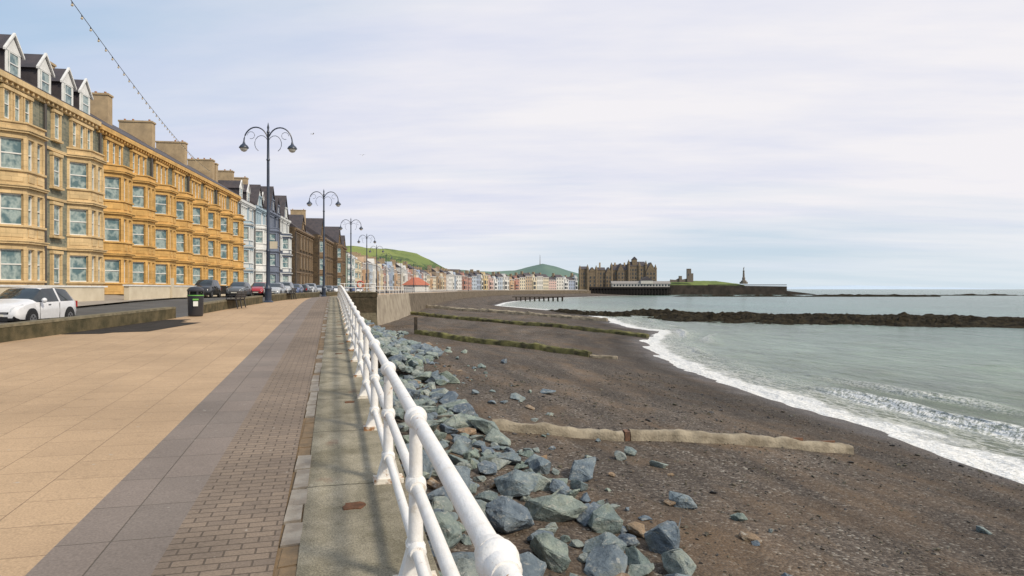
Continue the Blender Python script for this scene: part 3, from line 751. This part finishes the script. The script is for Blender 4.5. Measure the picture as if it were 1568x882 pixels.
mb=MB(); F=BF(775); m_cas=plain("castle_stone",(.17,.14,.11))
mb.box(F,199,203.5,-4,0,10,24,m_cas); mb.box(F,203.5,206,-3.5,-.5,10,20,m_cas); 
for a in (199,200.7,202.4): mb.box(F,a,a+1,-4,0,24,25.2,m_cas)
mb.box(F,199.9,201.0,-.1,.05,17,19.5,m_dglass); mb.pb(F,[(180,10),(199,10),(199,14),(194,13),(191,15),(186,12.5),(180,13)],-3,-1.5,m_cas)
mb.box(F,190,193,-4,0,10,17,m_cas)
mb.build("castle_ruin")
mb=MB(); p=F(263,0,8)
mb.rev(p,[(4.5,0),(4.5,2.2),(3.2,2.3),(3.2,3.6),(1.7,4.0),(1.7,7),(1.2,7.5),(.9,14),(1.3,14.6),(.5,15.2),(.45,17),(.6,17.8),(.2,18.6)],m_cas,8)
mb.tube([p+Vector((0,0,17.3)),p+Vector((1.0,0,18.3)),p+Vector((.5,0,19.4))],.18,m_cas,5)
mb.build("war_memorial")

def hillmat(name,g1,g2,dk,sc_):
    m,nt,b=newmat(name); p=pos(nt)
    a=ramp(nt,nz(nt,p,sc_,3),[(.4,g1),(.6,g2)])
    s=nt.nodes.new("ShaderNodeSeparateXYZ"); g=nt.nodes.new("ShaderNodeNewGeometry"); nt.links.new(g.outputs[0],s.inputs[0])
    k=mth(nt,'ADD',nz(nt,p,sc_*2.2,8,.75),mth(nt,'MULTIPLY',mth(nt,'SUBTRACT',50.0,s.outputs[2]),.0022))
    t=ramp(nt,k,[(.50,0.0),(.55,1.0)])
    nt.links.new(mixc(nt,t.outputs[0],a.outputs[0],dk),b.inputs["Base Color"]); b.inputs["Roughness"].default_value=1; b.inputs["Specular IOR Level"].default_value=.1
    return m
hm=hillmat("hill_grass",(.23,.265,.085),(.16,.205,.075),(.075,.11,.05),.007)
heightfield("hill",820,420,[(-900,90),(-500,72),(-280,68),(-230,68),(-185,62),(-150,54),(-115,38),(-90,27),(-40,24),(20,24),(80,20),(110,8)],hm,160,34,.10,.012)
hm2=M("far_hill",(.16,.23,.18),(.11,.17,.15),scale=.004,rough=1,spec=.1)  # bluish base colour: atmospheric haze mixed into the hill's green
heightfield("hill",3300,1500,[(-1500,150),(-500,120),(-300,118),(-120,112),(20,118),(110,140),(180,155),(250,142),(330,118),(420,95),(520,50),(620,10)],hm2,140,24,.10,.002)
hm3=M("distant_coast",(.50,.60,.70),(.48,.58,.68),scale=.0005,rough=1)  # pale blue stands in for distance haze, baked into the colour
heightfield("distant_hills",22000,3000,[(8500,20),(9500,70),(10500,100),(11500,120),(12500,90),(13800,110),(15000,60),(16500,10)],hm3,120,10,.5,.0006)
mb=MB(); p=BF(3900)(160,0,140); mb.tube([p,p+Vector((0,0,58))],[2.2,.8],m_cas,6); mb.build("radio_mast")

# ------------------------------------------------------------------ street lamps
m_lamp=M("lamp_post_paint",(.035,.05,.085),(.03,.04,.06),scale=4,rough=.4)
m_bowl=M("lamp_bowl",(.62,.60,.55),rough=.2)
def lamp(x,y,z,yaw,H=11.0,sign=False):
    mb=MB(); n=12
    mb.rev((x,y,z-.1),[(.30,0),(.30,.15),(.20,.22),(.20,.9),(.23,.95),(.16,1.05),(.13,1.2),(.11,3.2),(.14,3.25),(.10,3.4),(.08,H-2.2),(.12,H-2.15),(.08,H-2.05),(.065,H-.5),(.10,H-.45),(.05,H-.3),(.07,H-.15),(.01,H+.15)],m_lamp,n)
    dx,dy=math.cos(yaw),math.sin(yaw)
    P=lambda a,h:(x+dx*a,y+dy*a,z+h)
    for s_ in (-1,1):
        R=.72
        arc=[P(s_*(R-R*math.cos(t)),H-1.15+R*1.25*math.sin(t)) for t in [math.pi*i/14 for i in range(15)]]
        mb.tube(arc,.042,m_lamp,6)
        ar2=[P(s_*(.40-.40*math.cos(t)),H-1.25+.5*math.sin(t)) for t in [math.pi*1.35*i/10 for i in range(11)]]
        mb.tube(ar2,.02,m_lamp,5)
        ar3=[P(s_*(1.02+.22*math.cos(t)),H-.75+.22*math.sin(t)) for t in [math.pi*2*i/10 for i in range(9)]]
        mb.tube(ar3,.016,m_lamp,5)
        c=P(s_*1.44,H-1.55)
        mb.rev(c,[(.29,0),(.29,.05),(.22,.16),(.10,.26),(.07,.34),(.05,.42)],m_lamp,12)
        mb.rev(c,[(.03,-.22),(.14,-.18),(.21,-.09),(.23,-.003)],m_bowl,12)
    if sign: mb.box(yawframe(x,y,yaw),.1,.55,-.02,.02,z+3.3,z+3.75,m_creamw)
    mb.build("street_lamp",smooth=True)
LY=[(16,-7.3),(44.4,-3.85),(72.6,-.9),(100.7,2.5),(127.6,6.0),(157.7,9.6),(188,14),(220,21),(255,29),(296,39),(350,57),(420,82)]
for i,(y,x) in enumerate(LY): lamp(x,y,G(y),-TH+math.radians(6),11.0,i==1)

A=Vector((-7.3,16,10.9)); Bp=HF(92.0,-.4,17.0); mb=MB(); P=[]
for i in range(61):
    s=i/60; p=A.lerp(Bp,s); p.z-=4*.9*s*(1-s); P.append(p)
mb.tube(P,.012,m_iron,5)
mbulb=plain("bulb",(.6,.5,.35),.3)
for i in range(1,60):
    p=P[i]; mb.tube([p,p-Vector((0,0,.08))],.02,m_iron,5); mb.ball(p-Vector((0,0,.11)),.045,mbulb,6,4)
mb.build("festoon_lights")

def bin_(x,y,z):
    mb=MB(); mg=plain("bin_green",(.16,.45,.08),.4); mk=M("bin_black",(.03,.03,.035),rough=.35)
    mb.rev((x,y,z),[(.26,0),(.28,.03),(.29,.08),(.31,.80),(.325,.81),(.325,.84)],mk,18)
    mb.rev((x,y,z+.84),[(.318,0),(.318,.035)],mg,18)
    for t in range(4):
        q=math.pi/2*t+.4; mb.tube([(x+.27*math.cos(q),y+.27*math.sin(q),z+.87),(x+.27*math.cos(q),y+.27*math.sin(q),z+1.03)],.045,mk,6)
    mb.rev((x,y,z+.87),[(.22,0),(.22,.16)],M("bin_inside",(.01,.01,.01)),14)
    mb.rev((x,y,z+1.02),[(.33,0),(.33,.06),(.28,.13),(.16,.19),(.02,.21)],mk,18)
    mb.rev((x,y,z+1.085),[(.318,0),(.30,.02)],mg,18)
    f=yawframe(x,y,math.radians(10)); mb.box(f,-.09,.09,-.335,-.300,z+.42,z+.62,plain("bin_sign",(.75,.75,.7))); mb.box(f,-.11,.11,-.33,-.3,z+.66,z+.72,mg)
    mb.build("litter_bin",smooth=True)
bin_(-5.45,30.4,G(30.4))
def bench(x,y,z,yaw):
    mb=MB(); f=yawframe(x,y,yaw); mw=M("bench_slats",(.05,.04,.035),(.03,.025,.02),scale=6,rough=.6)
    for a in (-.8,0,.8):
        mb.tube([f(a,-.25,z),f(a,-.22,z+.42),f(a,.2,z+.42)],.03,m_iron,6); mb.tube([f(a,.28,z),f(a,.2,z+.42),f(a,.3,z+.85)],.03,m_iron,6)
        mb.tube([f(a,-.24,z+.62),f(a,.24,z+.65)],.025,m_iron,6); mb.tube([f(a,-.24,z+.4),f(a,-.24,z+.62)],.02,m_iron,6)
    for i in range(5): mb.box(f,-.95,.95,-.24+i*.095,-.165+i*.095,z+.445,z+.475,mw)
    for i in range(4):
        b=.225+i*.028; mb.box(f,-.95,.95,b-.015,b+.015,z+.52+i*.09,z+.59+i*.09,mw)
    mb.build("park_bench")
bench(-4.7,36.6,G(36.6),math.radians(83)+math.pi)
bench(-3.0,52,G(52),math.radians(83)+math.pi)

# ------------------------------------------------------------------ cars
def paint(name,c):
    m,nt,b=newmat(name); b.inputs["Roughness"].default_value=.28
    b.inputs["Coat Weight"].default_value=.6; b.inputs["Coat Roughness"].default_value=.06
    n=ramp(nt,nz(nt,pos(nt),6,4),[(.3,tuple(x*.9 for x in c)),(.7,c)]); nt.links.new(n.outputs[0],b.inputs["Base Color"]); return m
m_cglass=M("car_glass",(.03,.04,.045),(.02,.025,.03),rough=.05)
m_tyre=M("tyre",(.018,.018,.018),rough=.85); m_alloy=M("alloy",(.45,.45,.46),rough=.3,metal=.8); m_blk=M("black_plastic",(.015,.015,.016),rough=.5)
m_hl=M("headlight",(.6,.63,.66),rough=.08); m_tl=M("tail_light",(.45,.02,.02),rough=.15); m_plate=plain("plate",(.7,.68,.6))
HATCH=[(-2.0,.38,.62,.66,.66,.60),(-1.95,.28,.80,.90,.76,.58),(-1.86,.24,.90,1.02,.80,.58),(-1.62,.22,.93,1.33,.84,.56),(-1.45,.21,.93,1.41,.85,.57),(-1.30,.2,.93,1.43,.86,.58),(-.62,.2,.92,1.47,.87,.60),(-.50,.2,.92,1.47,.87,.60),(.22,.2,.91,1.45,.87,.60),(.35,.2,.91,1.42,.87,.61),(1.0,.2,.91,1.03,.87,.70),(1.12,.2,.89,.98,.86,.72),(1.6,.2,.82,.90,.84,.70),(1.86,.22,.70,.80,.78,.62),(1.97,.28,.58,.66,.70,.54),(2.0,.34,.50,.54,.64,.50)]
def car(x,y,z,yaw,col,stations=HATCH,name="parked_car",hs=1.0,ls=1.0):
    mb=MB(); f=yawframe(x,y,yaw); k=stations; rings=[]
    for (a,zb,be,tp,w,wt) in k:
        h=[(0,zb),(w*.86,zb),(w*.98,zb+.10),(w,zb+(be-zb)*.55),(w*.97,be),(wt,max(be,tp-.04)),(wt*.78,tp),(0,tp+.012)]
        full=h+[(-b,c) for b,c in reversed(h[1:-1])]
        rings.append([f(a*ls,b,z+c*hs) for b,c in full])
    n=len(rings[0]); i0=len(mb.v)
    for r in rings: mb.v+=r
    ib=mb.mi(col); ig=mb.mi(m_cglass); ik=mb.mi(m_blk)
    for s in range(len(k)-1):
        a0,a1=k[s][0],k[s+1][0]; am=(a0+a1)/2
        for j in range(n):
            j2=(j+1)%n; m=ib
            side=j in (4,n-5); topf=j in (5,6,n-6,n-7)
            if side and -1.62<am<1.0 and not(-.63<am<-.49): m=ig
            if topf and .35<am<1.0: m=ig
            if topf and -1.87<am<-1.46: m=ig
            if j in (0,n-1,1,n-2): m=ik
            mb.f.append((i0+s*n+j,i0+s*n+j2,i0+(s+1)*n+j2,i0+(s+1)*n+j)); mb.m.append(m)
    mb.f.append(tuple(i0+j for j in range(n))); mb.m.append(ib)
    q=i0+(len(k)-1)*n; mb.f.append(tuple(q+j for j in range(n))); mb.m.append(ib)
    for a in (-1.25*ls,1.28*ls):
        for s_ in (-1,1):
            mb.tube([f(a,s_*.70,z+.36),f(a,s_*.872,z+.36)],.375,m_blk,18)
            mb.tube([f(a,s_*.68,z+.31),f(a,s_*.885,z+.31)],.315,m_tyre,18)
            mb.tube([f(a,s_*.80,z+.31),f(a,s_*.893,z+.31)],.20,m_alloy,12)
            for t in range(5):
                q_=2*math.pi*t/5+.3; mb.tube([f(a+.11*math.cos(q_),s_*.89,z+.31+.11*math.sin(q_)),f(a+.11*math.cos(q_),s_*.897,z+.31+.11*math.sin(q_))],.045,m_blk,6)
    L=2.0*ls
    for s_ in (-1,1):
        mb.ext([f(L-.36,s_*.80,z+.72*hs),f(L-.06,s_*.50,z+.62*hs),f(L-.06,s_*.52,z+.73*hs),f(L-.36,s_*.72,z+.85*hs)],
               [f(L-.33,s_*.82,z+.71*hs),f(L+.005,s_*.50,z+.60*hs),f(L-.02,s_*.52,z+.72*hs),f(L-.36,s_*.745,z+.86*hs)],m_hl)
        mb.box(f,-L+.0,-L+.16,s_*.70-.08,s_*.70+.08,z+.68*hs,z+.92*hs,m_tl)
        mb.ball(f(.78*ls,s_*1.0,z+.98*hs),.10,col,8,6); mb.tube([f(.80*ls,s_*.84,z+.93*hs),f(.78*ls,s_*.98,z+.96*hs)],.025,m_blk,5)
        mb.box(f,L-.12,L+.012,s_*.52-.10,s_*.52+.10,z+.30,z+.38,m_blk)
        mb.box(f,.1,.24,s_*.872-.01,s_*.872+.012,z+.80*hs,z+.83*hs,m_blk)
        mb.box(f,-.52*ls,-.515*ls,s_*.868-.01,s_*.868+.008,z+.28,z+.88*hs,m_blk)
        mb.box(f,.80*ls,.805*ls,s_*.868-.01,s_*.868+.008,z+.28,z+.88*hs,m_blk)
    mb.box(f,L-.06,L+.018,-.42,.42,z+.26,z+.43,m_blk); mb.box(f,L-.04,L+.02,-.44,.44,z+.53,z+.60,m_blk); mb.box(f,L+.021,L+.03,-.40,.40,z+.555,z+.575,m_alloy); mb.box(f,L,L+.035,-.26,.26,z+.44,z+.52,m_plate)
    mb.box(f,-L-.02,-L+.02,-.26,.26,z+.50,z+.60,m_plate)
    for b in (-.45,.1): mb.tube([f(1.02*ls,b,z+.99*hs),f(.82*ls,b+.42,z+1.115*hs)],.012,m_blk,4)
    mb.build(name,smooth=True,angle=40)
cw=paint("car_white",(.72,.72,.73)); cs=paint("car_silver",(.38,.40,.42)); ck=paint("car_black",(.02,.022,.025)); cr_=paint("car_red",(.38,.02,.025)); cg=paint("car_grey",(.10,.11,.12)); cb_=paint("car_blue",(.03,.06,.16))
SUV=[(a,zb+.04,be+.08,tp+.18 if tp>1 else tp+.1,w,wt+.05) for a,zb,be,tp,w,wt in HATCH]
rd=math.radians(83.1)
car(-11.6,30.9,rz(-11.6,30.9),rd+math.pi-math.radians(2),cw,HATCH,hs=1.04,ls=1.02)
for x,y,c,st,back,hs in [(-11.6,70,ck,SUV,1,1.05),(-9.0,72.5,cg,HATCH,1,1.05),(-7.6,78,cr_,HATCH,1,1.05),(-5.9,76,cs,HATCH,1,1),(-5.4,83,cs,SUV,1,1),
     (-4.6,89,cb_,HATCH,1,1),(-3.8,95,ck,HATCH,0,1),(-3.2,101,cs,SUV,1,1),(-5.5,106,cw,HATCH,0,1),(-1.9,110,cs,HATCH,1,1),(-.8,117,ck,HATCH,1,1),(-5.5,120,cr_,HATCH,1,1),(.3,125,cw,HATCH,1,1),(.8,131,cr_,HATCH,1,1),(2.3,140,cs,HATCH,1,1),(4.0,152,cb_,SUV,1,1),(6,165,cw,HATCH,1,1)]:
    car(x,y,rz(x,y),rd+(math.pi if back else 0),c,st,hs=hs)
mb=MB()
for y in frange(0,200,6):
    xa=(itp(FAC,y)+6.5+itp(KERB,y))/2; xb=(itp(FAC,y+2)+6.5+itp(KERB,y+2))/2
    mb.face([(xa-.05,y,rz(xa,y)+.012),(xa+.05,y,rz(xa,y)+.012),(xb+.05,y+2,rz(xb,y+2)+.012),(xb-.05,y+2,rz(xb,y+2)+.012)],m_linep)
mb.build("road_markings",center=False)

# ------------------------------------------------------------------ rocks
def rockgeo(seed,npts=14,cuts=2,bev=.05):
    rnd=random.Random(seed); bm=bmesh.new()
    for i in range(npts):
        z=rnd.uniform(-1,1); t=rnd.uniform(0,2*math.pi); r=math.sqrt(1-z*z)
        k=rnd.uniform(.80,1.1); bm.verts.new((r*math.cos(t)*k,r*math.sin(t)*k,z*k))
    res=bmesh.ops.convex_hull(bm,input=bm.verts)
    g=[e for e in res['geom_interior'] if isinstance(e,bmesh.types.BMVert)]
    if g: bmesh.ops.delete(bm,geom=g,context='VERTS')
    bmesh.ops.dissolve_limit(bm,angle_limit=math.radians(14),verts=bm.verts,edges=bm.edges)
    if bev: bmesh.ops.bevel(bm,geom=list(bm.edges),offset=bev,segments=1,affect='EDGES')
    bmesh.ops.triangulate(bm,faces=bm.faces)
    if cuts: bmesh.ops.subdivide_edges(bm,edges=bm.edges,cuts=cuts,use_grid_fill=True)
    for v in bm.verts:
        p=v.co*2.2+Vector((seed,0,0)); v.co+=v.co.normalized()*(.08*noise.noise(p)+.06*noise.noise(p*3))
    bm.verts.index_update(); V=[v.co.copy() for v in bm.verts]; Fc=[tuple(v.index for v in f.verts) for f in bm.faces]; bm.free(); return V,Fc
RG=[rockgeo(s,random.Random(s*3).choice([11,13,16,20])) for s in range(20)]
PG=[rockgeo(s+50,9,0,0) for s in range(6)]
def rocks(name,lst,mat,geo):
    V=[];Fs=[];T=[]
    for (x,y,z,sx,sy,sz,rzz,rx,tint,gi) in lst:
        g=geo[gi%len(geo)]; o=len(V)
        m=Euler((rx,rx*.6,rzz)).to_matrix()
        for v in g[0]:
            q=m@Vector((v.x*sx,v.y*sy,v.z*sz)); V.append((q.x+x,q.y+y,q.z+z)); T.append(tint)
        Fs+=[tuple(i+o for i in f) for f in g[1]]
    me=D.meshes.new(name); me.from_pydata(V,[],Fs); me.materials.append(mat)
    at=me.attributes.new("tint",'FLOAT','POINT'); at.data.foreach_set("value",T)
    ob=D.objects.new(name,me); sc.collection.objects.link(ob); return ob
placed=[]
def addrock(lst,x,y,r,dz=0,flat=.58,tint=None):
    z=beachz(x,y)[0]
    sx=r*random.uniform(.85,1.5); sy=r*random.uniform(.7,1.1); sz=r*flat*random.uniform(.8,1.2)
    lst.append((x,y,z+sz*.45+dz,sx,sy,sz,random.uniform(0,6.3),random.uniform(-.4,.4),random.random() if tint is None else tint,random.randrange(20)))
def scatter(lst,n,y0,y1,fx0,fx1,rmin,rmax,ov=.72,dzf=None,tries=14):
    c=0
    for k in range(n*tries):
        if c>=n: break
        y=random.uniform(y0,y1); x=random.uniform(fx0(y),fx1(y)); r=rmin+(rmax-rmin)*random.random()**1.6
        if any((x-a)**2+(y-b)**2<((r+q)*ov)**2 for a,b,q in placed[-500:]): continue
        placed.append((x,y,r)); addrock(lst,x,y,r,dzf(x,y) if dzf else 0); c+=1
BL=[(2.55,9.2,.52,.25),(3.35,10.4,.50,.7),(4.25,10.0,.46,.2),(4.0,8.9,.38,.97),(4.85,9.0,.43,.3),(3.1,12.0,.56,.1),(4.1,12.6,.55,.75),(3.9,14.2,.55,.35),(5.0,12.0,.48,.5),
    (2.4,14.0,.60,.2),(5.7,11.0,.48,.15),(5.4,9.9,.42,.8),(5.9,15.9,.60,.2),(5.0,16.2,.43,.3),(7.4,13.6,.36,.3),(6.9,9.2,.26,.1),(2.0,7.6,.48,.4),(3.2,8.1,.43,.85),(5.2,8.1,.46,.3),(4.2,7.6,.43,.2),(2.6,6.9,.4,.6),(1.7,11.0,.48,.5),(1.8,9.4,.43,.9)]
for x,y,r,t in BL:
    l=[]; addrock(l,x,y,r,0,.70,t); placed.append((x,y,r*.9)); rocks("boulder",l,m_rock,RG)
L1=[]
scatter(L1,150,5.5,19,lambda y:1.0,lambda y:5.6,.14,.44,.60)
scatter(L1,190,14,34,lambda y:.9,lambda y:5.3-.08*(y-15),.20,.58,.58,lambda x,y:max(0,(3-x)*.15))
pile=lambda x,y:max(0,(4.8-x)*.36)
scatter(L1,420,31,68,lambda y:.9,lambda y:5.6+1.3*math.sin(y*.3),.3,.72,.42,pile)
placed.clear()
scatter(L1,170,33,66,lambda y:.9,lambda y:4.2,.3,.62,.42,lambda x,y:max(0,(4.8-x)*.36)+.35)
scatter(L1,90,6,62,lambda y:5.2,lambda y:8.8,.07,.26,.8)
for x,y,r in ((9.6,30,.35),(14,12,.2),(7.5,27.6,.3),(11,44,.3),(9.5,50,.3),(8.8,41,.35)): addrock(L1,x,y,r)
rocks("rock_armour",L1,m_rock,RG)
L2=[]
for k in range(6500):
    y=4+38*random.random()**1.5; x=random.uniform(1,21); z,t=beachz(x,y); r=random.uniform(.014,.04)*(1+y*.02)
    if noise.noise(Vector((x*.25,y*.12,2)))<-.12 and random.random()<.7: continue
    if random.random()<.06: r*=2.0
    if t<.97: L2.append((x,y,z+r*.2,r*1.2,r,r*.6,random.uniform(0,6),0,random.random()*.93,random.randrange(6)))
rocks("beach_pebbles",L2,m_peb,PG)

def beam(p0,p1,w,h,mat,seg=40,lift=.15,rough=.05,bend=0):
    a=Vector(p0);b=Vector(p1);d=(b-a).normalized();n=Vector((-d.y,d.x))
    V=[];Fs=[]
    prof=[(-.5,-1.2),(-.5,.55),(-.36,.93),(0,1.0),(.36,.9),(.5,.5),(.5,-1.2)]
    for i in range(seg+1):
        t=i/seg; c=a.lerp(b,t)+n*bend*math.sin(math.pi*t); z=beachz(c.x,c.y)[0]+lift
        nn=noise.noise(Vector((c.x*.8,c.y*.8,7)))
        for u_,v_ in prof:
            p=c+n*(u_*w*(1+.25*nn)); q=Vector((p.x,p.y,z+v_*h*(1+.3*nn)))
            q+=Vector((noise.noise(q*3),noise.noise(q*3+Vector((9,0,0))),noise.noise(q*2.5+Vector((0,5,0)))))*rough
            V.append(q)
    m=len(prof)
    for i in range(seg):
        for j in range(m-1): Fs.append((i*m+j,i*m+j+1,(i+1)*m+j+1,(i+1)*m+j))
    Fs.append(tuple(range(m))); Fs.append(tuple(seg*m+j for j in reversed(range(m))))
    mb=MB(); mb.v=V; mb.f=Fs; mb.m=[0]*len(Fs); mb.mats=[mat]; return mb
mb=beam((5.0,21.6),(9.2,20.7),.40,.24,m_beam,60,.06,.07); mb.build("concrete_groyne",smooth=True,angle=60)
mb=beam((9.45,20.8),(17.4,20.0),.42,.27,m_beam,90,.05,.06)
mb.box(yawframe(9.33,20.75,-.2),-.08,.08,-.2,.2,beachz(9.3,20.7)[0],beachz(9.3,20.7)[0]+.30,m_rust)
for a in (15.3,16.6): mb.box(yawframe(a,20.25,-.1),-.35,.35,-.04,.04,beachz(a,20.3)[0]+.2,beachz(a,20.3)[0]+.345,m_rust)
mb.build("concrete_groyne",smooth=True,angle=60)
mb=beam((8.0,68),(20.5,52.8),.6,.38,m_algae,80,.1,.12); mb.box(WF,7.8,8.1,67.8,68.1,-3,-.9,m_timber); mb.build("timber_groyne",smooth=True)
mb=beam((20.5,52.8),(22.4,51.6),.4,.2,m_beam,20,.05,.06); mb.build("concrete_groyne",smooth=True)
mb=beam((12,112),(38,78),.8,.4,m_algae,90,.1,.15); mb.build("timber_groyne",smooth=True)
mb=beam((20,150),(50,120),.9,.5,m_beam,70,.1,.2); mb.build("timber_groyne",smooth=True)
mb=MB()
for i in range(11):
    x=91+i*2.3; y=338-i*.6; mb.tube([(x,y,-6),(x,y,-1.9)],.25,m_timber,6); mb.tube([(x+.6,y+3,-6),(x+.6,y+3,-1.9)],.25,m_timber,6)
mb.hexa([Vector((89,339,-2.3)),Vector((115,332,-2.3)),Vector((116,335.5,-2.3)),Vector((90,342,-2.3)),Vector((89,339,-1.9)),Vector((115,332,-1.9)),Vector((116,335.5,-1.9)),Vector((90,342,-1.9))],m_timber)
mb.build("wooden_jetty")
mb=MB(); fk=yawframe(40,345,math.radians(60)); mb.box(fk,0,18,0,6,.5,4,FAR[1]); mb.ext([fk(-1,-1,4),fk(19,-1,4),fk(19,7,4),fk(-1,7,4)],[fk(6,3,8),fk(12,3,8),fk(12,3.2,8),fk(6,3.2,8)],plain("red_roof",(.42,.13,.07))); mb.build("seafront_shelter")

def gull(p,s=1,yaw=0):
    mb=MB(); f=yawframe(p[0],p[1],yaw); z=p[2]
    mb.tube([f(-.28*s,0,z),f(-.1*s,0,z),f(.12*s,0,z+.01),f(.28*s,0,z+.02)],[.01,.07*s,.07*s,.015],m_frame,6)
    for s_ in (-1,1):
        mb.face([f(.1*s,s_*.05,z),f(-.08*s,s_*.05,z),f(-.1*s,s_*.4*s,z+.16*s),f(.08*s,s_*.4*s,z+.16*s)],m_pipe)
        mb.face([f(.08*s,s_*.4*s,z+.16*s),f(-.1*s,s_*.4*s,z+.16*s),f(-.12*s,s_*.85*s,z+.05*s)],m_pipe)
    mb.build("gull")
gull((-2.6,95,22.6),.7,.5); gull((4.5,110,23),.7,1.2)

# ------------------------------------------------------------------ sky and light
SE=math.radians(42)
sd=Vector((.60,-.68,0)).normalized()
az=math.atan2(sd.x,sd.y)
w=D.worlds.new("World"); sc.world=w; w.use_nodes=True; nt=w.node_tree
bg=nt.nodes["Background"]; bg.inputs[1].default_value=.10
sky=nt.nodes.new("ShaderNodeTexSky"); sky.sky_type='NISHITA'; sky.sun_disc=False; sky.sun_elevation=SE; sky.sun_rotation=az; sky.dust_density=1.5
tc=nt.nodes.new("ShaderNodeTexCoord"); s=nt.nodes.new("ShaderNodeSeparateXYZ"); nt.links.new(tc.outputs[0],s.inputs[0])
zc=mth(nt,'ADD',mth(nt,'MAXIMUM',s.outputs[2],0.0),.10)
U=mth(nt,'DIVIDE',s.outputs[0],zc); V=mth(nt,'DIVIDE',s.outputs[1],zc)
cx=nt.nodes.new("ShaderNodeCombineXYZ")
u2=mth(nt,'ADD',mth(nt,'MULTIPLY',U,.30),mth(nt,'MULTIPLY',V,-.02)); v2=mth(nt,'ADD',mth(nt,'MULTIPLY',V,.75),mth(nt,'MULTIPLY',U,.25))
nt.links.new(u2,cx.inputs[0]); nt.links.new(v2,cx.inputs[1])
n1=nz(nt,cx.outputs[0],.75,7,.55)
side=mth(nt,'MULTIPLY',s.outputs[0],.42)
xr=mth(nt,'MULTIPLY',s.outputs[0],2.0,clamp=True)
low=mth(nt,'MULTIPLY',mth(nt,'MULTIPLY',mth(nt,'SUBTRACT',.19,s.outputs[2]),2.4,clamp=True),xr)
lowl=mth(nt,'MULTIPLY',mth(nt,'MULTIPLY',mth(nt,'SUBTRACT',.35,s.outputs[2]),.6,clamp=True),mth(nt,'SUBTRACT',1.0,xr))
mk=mth(nt,'ADD',mth(nt,'SUBTRACT',mth(nt,'ADD',n1,side),low),lowl)
mr=ramp(nt,mk,[(.28,.12),(.44,.62),(.60,1.0)])
n2=nz(nt,cx.outputs[0],1.3,6,.6)
cc=ramp(nt,mth(nt,'ADD',n2,mth(nt,'MULTIPLY',s.outputs[0],.22)),[(.38,(6.9,7.25,8.7)),(.66,(9.0,8.8,9.1))])
blue=mixc(nt,.7,sky.outputs[0],(5.0,6.9,9.0))
c=mixc(nt,mr.outputs[0],blue,cc.outputs[0])
hz=ramp(nt,s.outputs[2],[(0.0,.75),(.10,0.0)])
c=mixc(nt,hz.outputs[0],c,(7.4,8.3,8.8))
nt.links.new(c,bg.inputs[0])
l=D.lights.new("sun",'SUN'); l.energy=3.1; l.angle=math.radians(8); l.color=(1,.90,.74)
lo=D.objects.new("sun",l); sc.collection.objects.link(lo)
dirv=Vector((sd.x*math.cos(SE),sd.y*math.cos(SE),math.sin(SE)))
lo.rotation_euler=dirv.to_track_quat('Z','Y').to_euler(); lo.location=(20,-20,40)

cam=D.cameras.new("camera"); co=D.objects.new("camera",cam); sc.collection.objects.link(co); sc.camera=co
cam.lens=24; cam.sensor_width=36; cam.clip_end=120000; cam.clip_start=.05; cam.shift_y=.0012
co.location=(0,0,1.87); co.rotation_euler=(math.radians(90),0,-TH)
sc.view_settings.view_transform='Standard'; sc.view_settings.look='None'; sc.view_settings.exposure=0
